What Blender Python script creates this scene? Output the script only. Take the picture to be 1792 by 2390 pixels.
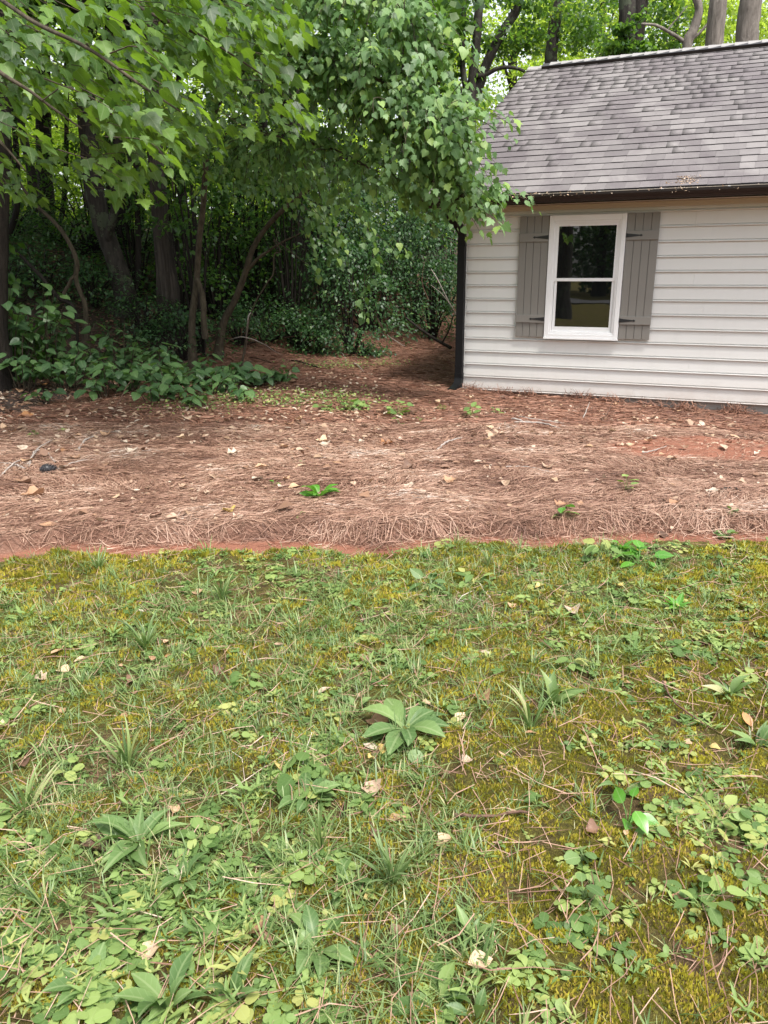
import bpy, math, random
import numpy as np
from mathutils import Vector, Matrix

# ------------------------------------------------------------------ camera, world, sun
C = bpy.context.scene
for o in list(bpy.data.objects): bpy.data.objects.remove(o)
rng = np.random.default_rng(7)
random.seed(7)
PIT, ROL, FPX, CH = 0.30134, -0.00554, 1812.67, 1.63834
cam = bpy.data.cameras.new('camera'); camo = bpy.data.objects.new('camera', cam)
C.collection.objects.link(camo); C.camera = camo
cam.sensor_fit = 'VERTICAL'; cam.sensor_height = 36; cam.sensor_width = 27
cam.lens = FPX / 2390 * 36; cam.clip_end = 500; cam.clip_start = .05
_f = Vector((0, math.cos(PIT), -math.sin(PIT))); _u = Vector((0, math.sin(PIT), math.cos(PIT))); _r = Vector((1, 0, 0))
_r2 = _r * math.cos(ROL) + _u * math.sin(ROL); _u2 = -_r * math.sin(ROL) + _u * math.cos(ROL)
camo.matrix_world = Matrix(((_r2.x, _u2.x, -_f.x, 0), (_r2.y, _u2.y, -_f.y, 0), (_r2.z, _u2.z, -_f.z, CH), (0, 0, 0, 1)))

SUN_EL, SUN_AZ = math.radians(64), math.radians(148)      # azimuth from +Y clockwise: high, from the right and a little behind the viewer
W = bpy.data.worlds.new('World'); C.world = W; W.use_nodes = True
wn = W.node_tree; wn.nodes.clear()
sky = wn.nodes.new('ShaderNodeTexSky'); sky.sky_type = 'NISHITA'; sky.sun_disc = False
sky.sun_elevation = SUN_EL; sky.sun_rotation = SUN_AZ; sky.air_density = 1.0; sky.dust_density = 3.0; sky.ozone_density = 1.0
hs = wn.nodes.new('ShaderNodeHueSaturation'); hs.inputs['Saturation'].default_value = .28; hs.inputs['Value'].default_value = 1.0
bg = wn.nodes.new('ShaderNodeBackground'); bg.inputs['Strength'].default_value = .15
wo = wn.nodes.new('ShaderNodeOutputWorld')
wn.links.new(sky.outputs[0], hs.inputs['Color']); wn.links.new(hs.outputs[0], bg.inputs[0]); wn.links.new(bg.outputs[0], wo.inputs[0])
sl = bpy.data.lights.new('sun', 'SUN'); sl.energy = 2.0; sl.angle = math.radians(12); sl.color = (1, .96, .9)
so = bpy.data.objects.new('sun', sl); C.collection.objects.link(so)
sd = Vector((math.sin(SUN_AZ) * math.cos(SUN_EL), math.cos(SUN_AZ) * math.cos(SUN_EL), math.sin(SUN_EL)))
so.rotation_euler = sd.to_track_quat('Z', 'Y').to_euler(); so.location = (0, 0, 30)
C.render.engine = 'CYCLES'
C.view_settings.view_transform = 'Standard'; C.view_settings.look = 'None'
C.view_settings.exposure = 1.18; C.view_settings.gamma = 1
C.cycles.max_bounces = 6; C.cycles.diffuse_bounces = 3; C.cycles.glossy_bounces = 2; C.cycles.transmission_bounces = 4; C.cycles.transparent_max_bounces = 4

ORD = ['first','second','third','fourth','fifth','sixth','seventh','eighth','ninth','tenth','eleventh','twelfth','thirteenth','fourteenth','fifteenth','sixteenth']
def rank(v, vs): return ORD[sorted(vs).index(v)]
# ------------------------------------------------------------------ geometry helpers
def ray(px, py):
    a = (px - 896) / FPX; b = -(py - 1195) / FPX
    cr, sr = math.cos(ROL), math.sin(ROL)
    r = a * cr - b * sr; u = a * sr + b * cr
    c, s = math.cos(PIT), math.sin(PIT)
    return np.array([r, c + u * s, -s + u * c])
def P(px, py, Y):
    d = ray(px, py); return np.array([0, 0, CH]) + d * (Y / d[1])

_lat = {}
def vnoise(x, y, seed=0):
    if seed not in _lat: _lat[seed] = np.random.default_rng(1000 + seed).random((256, 256))
    L = _lat[seed]; x = np.asarray(x, float); y = np.asarray(y, float)
    xi = np.floor(x).astype(int); yi = np.floor(y).astype(int); fx = x - xi; fy = y - yi
    fx = fx * fx * (3 - 2 * fx); fy = fy * fy * (3 - 2 * fy)
    a = L[xi % 256, yi % 256]; b = L[(xi + 1) % 256, yi % 256]; c = L[xi % 256, (yi + 1) % 256]; d = L[(xi + 1) % 256, (yi + 1) % 256]
    return (a * (1 - fx) + b * fx) * (1 - fy) + (c * (1 - fx) + d * fx) * fy
def fbm(x, y, seed=0, o=3):
    return sum(vnoise(np.asarray(x) * 2 ** k, np.asarray(y) * 2 ** k, seed + k) / 2 ** k for k in range(o)) / sum(.5 ** k for k in range(o))
def sstep(a, b, x): t = np.clip((x - a) / (b - a), 0, 1); return t * t * (3 - 2 * t)

def straw_edge(x): return 4.70 + .03 * np.clip(x, -6, 6) + .30 * (fbm(np.asarray(x) * 1.1 + 9, 0 * np.asarray(x) + .5, 3) - .5) + .10 * (vnoise(np.asarray(x) * 6, 0 * np.asarray(x), 5) - .5) + .05 * (vnoise(np.asarray(x) * 19, 0 * np.asarray(x), 6) - .5)
def lawn_edge(x): return straw_edge(x) - .17 - .26 * (fbm(np.asarray(x) * 2.1 + 3, 0 * np.asarray(x) + 4.5, 13) - .3)
TH = .40976; HX, HY = 1.17441, 11.27636
EX, EY = math.cos(TH), -math.sin(TH); NX, NY = math.sin(TH), math.cos(TH)   # along the wall / back into the house
def to_house(x, y): return (x - HX) * EX + (y - HY) * EY, (x - HX) * NX + (y - HY) * NY
def ubank(x, y): return ((y - 9.5) - (x + 7) * 1.05) / 1.45
def G(x, y, fine=False):
    x = np.asarray(x, float); y = np.asarray(y, float)
    u = ubank(x, y) + 1.2 * (fbm(x * .25, y * .25, 21) - .5)
    sr = lambda t: (np.sqrt(t * t + .5) + t) / 2
    h = .42 * sr(u) - .32 * sr(u - 5)
    h = h * sstep(60, 25, np.hypot(x, y)) + sstep(25, 60, np.hypot(x, y)) * np.minimum(h, 5)
    s, b = to_house(x, y)
    h = h - .032 * np.clip(s, 0, 6) * sstep(3.5, .5, np.abs(b + .2)) - .075 * sstep(2.5, .6, np.abs(b + .2)) * sstep(-1.5, -.2, s)
    e = straw_edge(x)
    h = h + .065 * sstep(0, .07, y - e)
    h = h - .02 * sstep(.0, .05, y - lawn_edge(x)) * sstep(.05, -.05, y - e)
    h = h + .05 * (fbm(x * 1.3, y * 1.3, 31) - .5) * sstep(-.2, .5, y - e)
    h = h + .03 * (fbm(x * 1.1, y * 1.1, 35) - .5)
    return h
def Gf(x, y):                      # ground with its fine lumps
    e = straw_edge(x)
    st = sstep(0, .1, y - e)
    m = (1 - st) * sstep(.06, -.04, y - lawn_edge(x))
    near = sstep(9, 5, y)
    n1 = fbm(x * 14, y * 14, 41, 3) - .5; n2 = fbm(x * 3.2, y * 9, 45, 3) - .5
    # rolled windrow lumps along the straw edge
    lump = np.exp(-((y - e - .2) / .15) ** 2) * (.0 + .055 * (vnoise(x * 1.7, 0 * x, 51)))
    return G(x, y) + m * near * .065 * n1 + st * .05 * n2 * sstep(14, 8, y) + st * lump

def mesh_from(name, V, Fs, attrs=None, smooth=False):
    me = bpy.data.meshes.new(name)
    V = np.asarray(V, np.float32).reshape(-1, 3)
    if not isinstance(Fs, (list, tuple)): Fs = [Fs]
    Fs = [np.asarray(f, np.int32) for f in Fs if len(f)]
    me.vertices.add(len(V)); me.vertices.foreach_set('co', V.ravel())
    nl = sum(f.size for f in Fs); npol = sum(len(f) for f in Fs)
    me.loops.add(nl); me.loops.foreach_set('vertex_index', np.concatenate([f.ravel() for f in Fs]))
    me.polygons.add(npol)
    tot = np.concatenate([np.full(len(f), f.shape[1], np.int32) for f in Fs])
    me.polygons.foreach_set('loop_start', np.concatenate([[0], np.cumsum(tot)[:-1]]).astype(np.int32))
    try: me.polygons.foreach_set('loop_total', tot)
    except Exception: pass
    if smooth: me.polygons.foreach_set('use_smooth', np.ones(npol, bool))
    for k, v in (attrs or {}).items():
        v = np.asarray(v, np.float32)
        if v.ndim == 1:
            a = me.attributes.new(k, 'FLOAT', 'POINT'); a.data.foreach_set('value', v)
        else:
            a = me.attributes.new(k, 'FLOAT_VECTOR', 'POINT'); a.data.foreach_set('vector', v.ravel())
    me.update(calc_edges=True)
    return me
def link(name, data, parent=None, m=None):
    o = bpy.data.objects.new(name, data); C.collection.objects.link(o)
    if parent: o.parent = parent
    if m is not None:
        if isinstance(m, (list, tuple)):
            for q in m: data.materials.append(q)
        elif not len(data.materials): data.materials.append(m)
    return o
def tag(o, label=None, cat=None, group=None, kind=None):
    if label: o['label'] = label
    if cat: o['category'] = cat
    if group: o['group'] = group
    if kind: o['kind'] = kind
    return o
def thing(name, label, cat, loc=(0, 0, 0), rz=0, group=None):
    o = bpy.data.objects.new(name, None); C.collection.objects.link(o); o.empty_display_size = .1
    o.location = loc; o.rotation_euler = (0, 0, rz); return tag(o, label, cat, group)

class MB:
    def __init__(s): s.V = []; s.F = []; s.n = 0; s.mi = []
    def add(s, V, F):
        V = np.asarray(V, float); s.V.append(V); s.F += [[i + s.n for i in f] for f in F]; s.n += len(V); return s
    def box(s, x0, x1, y0, y1, z0, z1):
        return s.add([(x0, y0, z0), (x1, y0, z0), (x1, y1, z0), (x0, y1, z0), (x0, y0, z1), (x1, y0, z1), (x1, y1, z1), (x0, y1, z1)],
                     [(0, 3, 2, 1), (4, 5, 6, 7), (0, 1, 5, 4), (1, 2, 6, 5), (2, 3, 7, 6), (3, 0, 4, 7)])
    def extrude_x(s, prof, x0, x1):   # closed profile of (y,z), counter-clockwise seen from +x
        n = len(prof)
        V = [(x0, y, z) for y, z in prof] + [(x1, y, z) for y, z in prof]
        return s.add(V, [(i, i + n, (i + 1) % n + n, (i + 1) % n) for i in range(n)] + [tuple(range(n)), tuple(range(2 * n - 1, n - 1, -1))])
    def build(s, name, m, parent=None, bevel=0, smooth=False):
        me = bpy.data.meshes.new(name); me.from_pydata(np.concatenate(s.V).tolist(), [], s.F)
        if smooth: me.polygons.foreach_set('use_smooth', [True] * len(me.polygons))
        o = link(name, me, parent, m)
        if bevel:
            b = o.modifiers.new('bevel', 'BEVEL'); b.width = bevel; b.segments = 2; b.limit_method = 'ANGLE'
        return o

def tube_geo(pts, rad, sides=6, wob=0, flutes=0, fl=0, seed=0):
    pts = np.asarray(pts, float); rad = np.asarray(rad, float) * np.ones(len(pts))
    T = np.gradient(pts, axis=0); T /= np.linalg.norm(T, axis=1)[:, None] + 1e-9
    a = np.array([1, 0, 0]) if abs(T[0][0]) < .8 else np.array([0, 1, 0])
    V = []; N0 = None
    for i, t in enumerate(T):
        n = (a if N0 is None else N0); n = n - t * (n @ t); n /= np.linalg.norm(n); N0 = n
        b = np.cross(t, n)
        ang = np.arange(sides) / sides * 2 * np.pi
        r = np.full(sides, rad[i])
        if wob: r = r * (1 + wob * (2 * vnoise(ang * 2 + seed, np.full(sides, i * .6), 61) - 1))
        if flutes: r = r * (1 + fl * np.abs(np.sin(ang * flutes / 2 + .12 * math.sin(i * .8))) - fl / 2)
        V.append(pts[i] + r[:, None] * (np.cos(ang)[:, None] * n + np.sin(ang)[:, None] * b))
    V = np.concatenate(V); k = len(pts)
    i = np.arange(k - 1)[:, None] * sides; j = np.arange(sides)[None, :]; j2 = (j + 1) % sides
    F = np.stack([i + j, i + j2, i + sides + j2, i + sides + j], -1).reshape(-1, 4)
    V = np.vstack([V, pts[-1] + T[-1] * rad[-1] * .5]); e = (k - 1) * sides
    F3 = np.stack([e + np.arange(sides), e + (np.arange(sides) + 1) % sides, np.full(sides, len(V) - 1)], -1)
    return V, F, F3
class TB:                              # many tubes -> one mesh
    def __init__(s): s.V = []; s.F = []; s.T = []; s.R = []; s.n = 0
    def tube(s, pts, rad, sides=5, **k):
        V, F, T = tube_geo(pts, rad, sides, **k)
        s.V.append(V); s.F.append(F + s.n); s.T.append(T + s.n); s.n += len(V); s.R.append(np.full(len(V), rng.random()))
        return s
    def build(s, name, m, parent=None):
        me = mesh_from(name, np.concatenate(s.V), [np.concatenate(s.F), np.concatenate(s.T)], {'rnd': np.concatenate(s.R)}, True)
        return link(name, me, parent, m)
def smooth_path(pts, n=24):
    pts = np.asarray(pts, float); k = len(pts)
    if k == 2: return pts[0] + (pts[1] - pts[0]) * np.linspace(0, 1, n)[:, None]
    t = np.linspace(0, k - 1, n); out = []
    for q in t:
        i = min(int(q), k - 2); f = q - i
        p0 = pts[max(i - 1, 0)] if i > 0 else 2 * pts[0] - pts[1]; p1 = pts[i]; p2 = pts[i + 1]; p3 = pts[i + 2] if i + 2 < k else 2 * pts[-1] - pts[-2]
        out.append(.5 * ((2 * p1) + (-p0 + p2) * f + (2 * p0 - 5 * p1 + 4 * p2 - p3) * f * f + (-p0 + 3 * p1 - 3 * p2 + p3) * f ** 3))
    return np.array(out)

# leaf templates: y from stem to tip, x across, z up
def fan_leaf(out, cy=.4, droop=.25, fold=.12, twist=0.):
    R = list(out); Lp = [(-x, y) for x, y in out[::-1] if x > 1e-6]
    o = R + Lp; V = [(0, cy)] + o; n = len(o)
    V = np.array([(x, y, 0) for x, y in V], float)
    V[:, 2] = fold * np.abs(V[:, 0]) - droop * (V[:, 1] ** 2) - .25 * V[:, 0] ** 2 + twist * V[:, 0] * V[:, 1]
    F = np.array([(0, 1 + i, 1 + (i + 1) % n) for i in range(n)])
    return V, F
def strip_leaf(ws, droop=.3, fold=.2, L=1., arch=0.):
    n = len(ws); ys = np.linspace(0, 1, n); V = []; F = []
    for y, w in zip(ys, ws):
        z = arch * y - droop * y * y
        V += [(-w, y * L, z + fold * w), (0, y * L, z), (w, y * L, z + fold * w)]
    for i in range(n - 1):
        a = i * 3; F += [(a, a + 1, a + 4, a + 3), (a + 1, a + 2, a + 5, a + 4)]
    return np.array(V, float), np.array(F)
MAPLE = [(0, 0), (.18, -.10), (.30, .04), (.52, .10), (.38, .28), (.55, .55), (.28, .52), (.2, .72), (0, 1.0)]
TULIP = [(0, 0), (.22, -.03), (.42, .12), (.40, .34), (.52, .55), (.24, .62), (.16, .84), (0, 1.12)]
GRAPE = [(0, 0.04), (.2, -.05), (.40, .10), (.46, .36), (.34, .55), (.2, .78), (0, 1.0)]
OVATE = [(0, 0), (.2, .10), (.31, .33), (.29, .55), (.16, .80), (0, 1)]
HEART = [(0, 0.06), (.16, -.04), (.36, .06), (.45, .28), (.38, .54), (.2, .80), (0, 1)]
ROUND = [(0, 0), (.26, .08), (.44, .38), (.42, .70), (.22, .95), (0, .98)]
def variants(o, **k): return [fan_leaf(o, droop=d, fold=f, twist=t, **k) for d, f, t in ((.25, .15, .1), (.05, .3, -.15), (.45, .05, .2))]
T_MAPLE, T_TULIP, T_GRAPE, T_OVATE, T_HEART, T_ROUND = [variants(o) for o in (MAPLE, TULIP, GRAPE, OVATE, HEART, ROUND)]
DIA = [(np.array([(0, 0, 0), (.32, .45, .08), (0, 1, -.12), (-.32, .45, .08)]), np.array([(0, 1, 2, 3)]))]
DIA2 = [(np.array([(0, 0, 0), (.45, .4, .1), (.12, 1, -.15), (-.40, .62, .06)]), np.array([(0, 1, 2, 3)]))]
def frames(d, n):
    d = d / (np.linalg.norm(d, axis=1)[:, None] + 1e-9)
    n = n - d * (n * d).sum(1)[:, None]; n /= np.linalg.norm(n, axis=1)[:, None] + 1e-9
    x = np.cross(d, n); return np.stack([x, d, n], 2)
class LB:                              # leaf store: becomes bulk foliage and, for the largest ones, single leaf parts
    def __init__(s): s.p = []; s.d = []; s.n = []; s.s = []
    def add(s, p, d, n, sz): s.p.append(np.atleast_2d(p)); s.d.append(np.atleast_2d(d)); s.n.append(np.atleast_2d(n)); s.s.append(np.atleast_1d(sz)); return s
    def arr(s): return [np.concatenate(a) for a in (s.p, s.d, s.n, s.s)]
def bulk_leaves(name, tmpl, p, d, n, sz, m, parent=None, rnd=None, kind='stuff', smooth=True):
    Fm = frames(d, n); N = len(p); vi = rng.integers(0, len(tmpl), N)
    if rnd is None: rnd = rng.random(N)
    VV = []; FF = []; RR = []; LC = []; off = 0
    for k, (V, F) in enumerate(tmpl):
        q = np.where(vi == k)[0]
        if not len(q): continue
        X = np.einsum('nij,vj->nvi', Fm[q], V) * sz[q][:, None, None] + p[q][:, None, :]
        VV.append(X.reshape(-1, 3)); FF.append((F[None] + (np.arange(len(q)) * len(V))[:, None, None] + off).reshape(-1, F.shape[1])); off += len(q) * len(V)
        RR.append(np.repeat(rnd[q], len(V))); LC.append(np.tile(V, (len(q), 1)))
    me = mesh_from(name, np.concatenate(VV), FF, {'rnd': np.concatenate(RR), 'lc': np.concatenate(LC)}, smooth)
    o = link(name, me, parent, m)
    if kind: o['kind'] = kind
    return o
_lm = {}
def leaf_meshes(key, tmpl, m):
    if key not in _lm:
        _lm[key] = []
        for V, F in tmpl:
            me = mesh_from('leaf', V, F, {'lc': V}, True); me.materials.append(m); _lm[key].append(me)
    return _lm[key]
def leaf_parts(key, tmpl, p, d, n, sz, m, parent, name='leaf', pinv=None):
    ms = leaf_meshes(key, tmpl, m); Fm = frames(d, n)
    inv = parent.matrix_basis.inverted() if parent else Matrix()
    for i in range(len(p)):
        o = bpy.data.objects.new(name, ms[random.randrange(len(ms))]); C.collection.objects.link(o)
        A = Fm[i] * sz[i]
        M = Matrix(((A[0, 0], A[0, 1], A[0, 2], p[i][0]), (A[1, 0], A[1, 1], A[1, 2], p[i][1]), (A[2, 0], A[2, 1], A[2, 2], p[i][2]), (0, 0, 0, 1)))
        if parent: o.parent = parent
        o.matrix_basis = inv @ M
def basis(o): return Matrix.Translation(o.location) @ o.rotation_euler.to_matrix().to_4x4()
def split_leaves(key, tmpl, lb, m, parent, nmax=300, name='leaf'):
    p, d, n, sz = lb.arr()
    q = p - np.array([0, 0, CH]); dep = q[:, 1] * math.cos(PIT) - q[:, 2] * math.sin(PIT)
    up = q[:, 1] * math.sin(PIT) + q[:, 2] * math.cos(PIT)
    inf = (dep > .3) & (np.abs(q[:, 0] / dep) < .5) & (np.abs(up / dep) < .67)
    key_s = np.where(inf, sz / np.maximum(dep, .3), 0); o = np.argsort(-key_s)
    a, b = o[:nmax], o[nmax:]
    leaf_parts(key, tmpl, p[a], d[a], n[a], sz[a], m, parent, name)
    if len(b): bulk_leaves('foliage', tmpl, p[b], d[b], n[b], sz[b], m, parent)
def rv(N): v = rng.normal(size=(N, 3)); return v / np.linalg.norm(v, axis=1)[:, None]

# ------------------------------------------------------------------ materials
class NT:
    def __init__(s, name):
        s.m = bpy.data.materials.new(name); s.m.use_nodes = True; s.t = s.m.node_tree; s.t.nodes.clear()
        s.out = s.n('ShaderNodeOutputMaterial'); s.b = s.n('ShaderNodeBsdfPrincipled'); s.l(s.b.outputs[0], s.out.inputs[0])
    def n(s, t, **k):
        x = s.t.nodes.new(t)
        for a, b in k.items(): setattr(x, a, b)
        return x
    def l(s, a, b): s.t.links.new(a, b)
    def noise(s, scale, detail=4, rough=.6, vec=None, stretch=None, dist=0):
        x = s.n('ShaderNodeTexNoise'); x.inputs['Scale'].default_value = scale; x.inputs['Detail'].default_value = detail; x.inputs['Roughness'].default_value = rough
        x.inputs['Distortion'].default_value = dist
        v = vec or s.pos()
        if stretch:
            mp = s.n('ShaderNodeMapping'); mp.inputs['Scale'].default_value = stretch; s.l(v, mp.inputs[0]); v = mp.outputs[0]
        s.l(v, x.inputs['Vector']); return x.outputs[0]
    def pos(s): return s.n('ShaderNodeNewGeometry').outputs['Position']
    def obj(s): return s.n('ShaderNodeTexCoord').outputs['Object']
    def ramp(s, fac, stops):
        r = s.n('ShaderNodeValToRGB'); e = r.color_ramp.elements
        while len(e) < len(stops): e.new(.5)
        for x, (p, c) in zip(e, stops): x.position = p; x.color = (c if len(c) == 4 else (*c, 1))
        s.l(fac, r.inputs[0]); return r.outputs[0]
    def mix(s, f, a, b, mode='MIX'):
        x = s.n('ShaderNodeMix', data_type='RGBA', blend_type=mode)
        for v, i in ((f, x.inputs[0]), (a, x.inputs[6]), (b, x.inputs[7])):
            if hasattr(v, 'links'): s.l(v, i)
            elif isinstance(v, (int, float)): i.default_value = v
            else: i.default_value = (*v, 1)
        return x.outputs[2]
    def math(s, op, a, b=0.):
        x = s.n('ShaderNodeMath', operation=op)
        for v, i in ((a, x.inputs[0]), (b, x.inputs[1])):
            if hasattr(v, 'links'): s.l(v, i)
            else: i.default_value = v
        return x.outputs[0]
    def rnd(s, raw=False):
        a = s.n('ShaderNodeAttribute', attribute_name='rnd'); o = s.n('ShaderNodeObjectInfo')
        if raw: return a.outputs['Fac']
        return s.math('FRACT', s.math('ADD', a.outputs['Fac'], o.outputs['Random']))
    def bump(s, h, strength=.3, dist=.01):
        x = s.n('ShaderNodeBump'); x.inputs['Strength'].default_value = strength; x.inputs['Distance'].default_value = dist
        s.l(h, x.inputs['Height']); s.l(x.outputs[0], s.b.inputs['Normal']); return x
    def col(s, c):
        if hasattr(c, 'links'): s.l(c, s.b.inputs['Base Color'])
        else: s.b.inputs['Base Color'].default_value = (*c, 1)
        return s
    def rough(s, r): s.b.inputs['Roughness'].default_value = r; return s
def leaf_mat(name, stops, trans=(.25, .45, .04), tf=.42, rough=.42, vein=.25, patch=.35, spec=.5):
    k = NT(name); r = k.rnd(); c = k.ramp(r, stops)
    lc = k.n('ShaderNodeAttribute', attribute_name='lc'); sx = k.n('ShaderNodeSeparateXYZ'); k.l(lc.outputs['Vector'], sx.inputs[0])
    ax = k.math('ABSOLUTE', sx.outputs[0]); mr = k.math('LESS_THAN', ax, .022)
    sv = k.math('SINE', k.math('MULTIPLY', k.math('SUBTRACT', sx.outputs[1], k.math('MULTIPLY', ax, .9)), 42.)); sv = k.math('GREATER_THAN', sv, .93)
    v = k.math('MULTIPLY', k.math('MAXIMUM', mr, k.math('MULTIPLY', sv, .5)), vein)
    c = k.mix(v, c, (.42, .50, .25))
    nz = k.noise(9, 3); c = k.mix(k.math('MULTIPLY', nz, patch), c, (.03, .05, .02), 'MIX')
    k.col(c).rough(rough); k.b.inputs['Specular IOR Level'].default_value = spec
    tr = k.n('ShaderNodeBsdfTranslucent'); tc = k.mix(.72, c, trans); k.l(tc, tr.inputs[0])
    mx = k.n('ShaderNodeMixShader'); mx.inputs[0].default_value = tf
    k.l(k.b.outputs[0], mx.inputs[1]); k.l(tr.outputs[0], mx.inputs[2]); k.l(mx.outputs[0], k.out.inputs[0])
    return k.m
M = {}
M['near_leaf'] = leaf_mat('near leaf', [(0, (.02, .060, .015)), (.45, (.05, .12, .026)), (.8, (.10, .21, .035)), (1, (.19, .33, .05))], trans=(.27, .48, .02), tf=.42, rough=.5)
M['maple_leaf'] = leaf_mat('maple leaf', [(0, (.055, .12, .04)), (.4, (.12, .23, .08)), (.8, (.20, .34, .12)), (1, (.32, .46, .11))], trans=(.26, .50, .05), tf=.36, rough=.48, spec=.45, patch=.15)
M['shrub_leaf'] = leaf_mat('shrub leaf', [(0, (.045, .10, .045)), (.5, (.085, .175, .07)), (1, (.15, .27, .09))], trans=(.18, .40, .04), tf=.3, rough=.4, patch=.2)
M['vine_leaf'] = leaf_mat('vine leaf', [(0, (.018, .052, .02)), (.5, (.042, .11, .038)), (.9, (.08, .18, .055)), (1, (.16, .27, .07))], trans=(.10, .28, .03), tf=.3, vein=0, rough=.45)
M['far_leaf_sunlit'] = leaf_mat('far leaf', [(0, (.07, .15, .02)), (.35, (.18, .31, .035)), (1, (.42, .55, .08))], trans=(.60, .80, .08), tf=.6, vein=0, patch=.1)  # sunlight painted into the colour: raised yellow-green leaf albedo
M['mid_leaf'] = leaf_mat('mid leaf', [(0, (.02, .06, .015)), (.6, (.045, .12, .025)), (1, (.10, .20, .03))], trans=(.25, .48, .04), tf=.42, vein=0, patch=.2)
M['weed'] = leaf_mat('weed leaf', [(0, (.08, .15, .04)), (.45, (.19, .29, .085)), (.8, (.30, .40, .12)), (1, (.44, .44, .14))], trans=(.25, .48, .04), tf=.28, rough=.5, vein=.15, patch=.2, spec=.28)
M['rosette'] = leaf_mat('rosette leaf', [(0, (.08, .15, .045)), (.6, (.145, .235, .075)), (1, (.21, .31, .10))], trans=(.2, .42, .04), tf=.22, rough=.45, vein=.3, patch=.2, spec=.35)
M['bright'] = leaf_mat('bright weed leaf', [(0, (.08, .26, .03)), (1, (.14, .36, .04))], trans=(.2, .5, .04), tf=.3, rough=.3, vein=.3, patch=.1)
M['blade'] = leaf_mat('grass blade', [(0, (.085, .15, .045)), (.5, (.165, .25, .08)), (.86, (.27, .35, .12)), (1, (.46, .42, .22))], trans=(.25, .42, .07), tf=.25, vein=0, patch=.1)
M['moss'] = leaf_mat('moss frond', [(0, (.10, .10, .015)), (.35, (.30, .29, .025)), (.8, (.52, .47, .05)), (1, (.50, .34, .10))], trans=(.60, .56, .04), tf=.3, vein=0, patch=.25, rough=.7, spec=.2)
def dry(name, stops, tf=.12, rough=.6):
    k = NT(name); c = k.ramp(k.rnd('needle' in name), stops); nz = k.noise(60, 3); c = k.mix(k.math('MULTIPLY', nz, .35), c, (.14, .07, .04)); c = k.mix(k.ramp(k.noise(22, 5, .7), [(.5, (0, 0, 0)), (.66, (.6, .6, .6))]), c, (.20, .11, .06)); k.col(c).rough(rough)
    tr = k.n('ShaderNodeBsdfTranslucent'); k.l(c, tr.inputs[0]); mx = k.n('ShaderNodeMixShader'); mx.inputs[0].default_value = tf
    k.l(k.b.outputs[0], mx.inputs[1]); k.l(tr.outputs[0], mx.inputs[2]); k.l(mx.outputs[0], k.out.inputs[0]); return k.m
M['needle'] = dry('pine needle', [(0, (.10, .050, .035)), (.25, (.29, .155, .11)), (.6, (.50, .31, .22)), (.9, (.66, .47, .36)), (1, (.74, .66, .58))])
M['needle_red'] = dry('red pine needle', [(0, (.14, .06, .045)), (.5, (.30, .14, .09)), (1, (.47, .26, .18))])
M['dead_tan'] = dry('dead leaf tan', [(0, (.42, .23, .13)), (.5, (.62, .40, .24)), (1, (.72, .55, .36))])
M['dead_pale'] = dry('dead leaf pale', [(0, (.42, .28, .18)), (.5, (.56, .41, .29)), (1, (.70, .60, .48))])
M['dead_brown'] = dry('dead leaf brown', [(0, (.10, .055, .035)), (.6, (.26, .15, .10)), (1, (.36, .21, .13))])
M['dead_orange'] = dry('dead leaf orange', [(0, (.45, .20, .07)), (1, (.62, .34, .14))])
M['dead_yellow'] = dry('dead leaf yellow', [(0, (.62, .48, .13)), (1, (.72, .58, .22))])
def bark(name, a, b, sc=1., st=(14, 14, 2.2), bs=.9, lich=.0):
    k = NT(name); n1 = k.noise(sc, 6, .65, stretch=st, dist=.4); n2 = k.noise(.9 * sc, 3)
    c = k.ramp(n1, [(.32, a), (.62, b), (.85, tuple(min(1, x * 1.35) for x in b))]); c = k.mix(k.math('MULTIPLY', n2, .5), c, a)
    if lich: c = k.mix(k.math('MULTIPLY', k.math('GREATER_THAN', k.noise(3.5, 5, .7), .56), lich), c, (.12, .16, .09))
    k.col(c).rough(.85); k.b.inputs['Specular IOR Level'].default_value = .25; k.bump(n1, bs, .04); return k.m
M['bark'] = bark('bark', (.016, .013, .011), (.062, .053, .045), lich=.35)
M['bark_grey'] = bark('grey bark', (.10, .085, .072), (.27, .235, .205), st=(11, 11, 2.6))
M['bark_dark'] = bark('dark bark', (.012, .009, .008), (.042, .034, .028))
M['bark_cedar'] = bark('stringy bark', (.020, .016, .013), (.10, .082, .07), st=(30, 30, 1.2), bs=1.)
M['branch'] = bark('branch bark', (.035, .027, .018), (.11, .088, .06), st=(20, 20, 8), bs=.4)
M['twig_pale'] = bark('weathered twig', (.22, .18, .16), (.50, .44, .39), st=(30, 30, 30), bs=.2)
M['twig_brown'] = bark('brown twig', (.07, .04, .03), (.22, .13, .09), st=(30, 30, 30), bs=.2)
def paint(name, c, rough=.45, nz=.06, sc=3., bstr=.03, dirt=0.):
    k = NT(name); n1 = k.noise(sc, 5, .6); n2 = k.noise(220, 2)
    cc = k.mix(k.math('MULTIPLY', n1, nz * 4), c, tuple(x * .8 for x in c))
    if dirt:
        z = k.n('ShaderNodeSeparateXYZ'); k.l(k.pos(), z.inputs[0])
        g = k.math('MULTIPLY', k.math('MAXIMUM', k.math('SUBTRACT', .35, z.outputs[2]), 0.), 1.6 * dirt)
        g = k.math('MULTIPLY', g, k.noise(5, 5, .7)); cc = k.mix(g, cc, (.33, .20, .13))
        st = k.ramp(k.noise(1, 5, .6, stretch=(9, 9, .8)), [(.52, (0, 0, 0)), (.75, (1, 1, 1))]); cc = k.mix(k.math('MULTIPLY', st, .07 * dirt), cc, (.30, .28, .24))
    k.col(cc).rough(rough); k.bump(n2, bstr, .002); return k.m
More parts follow.
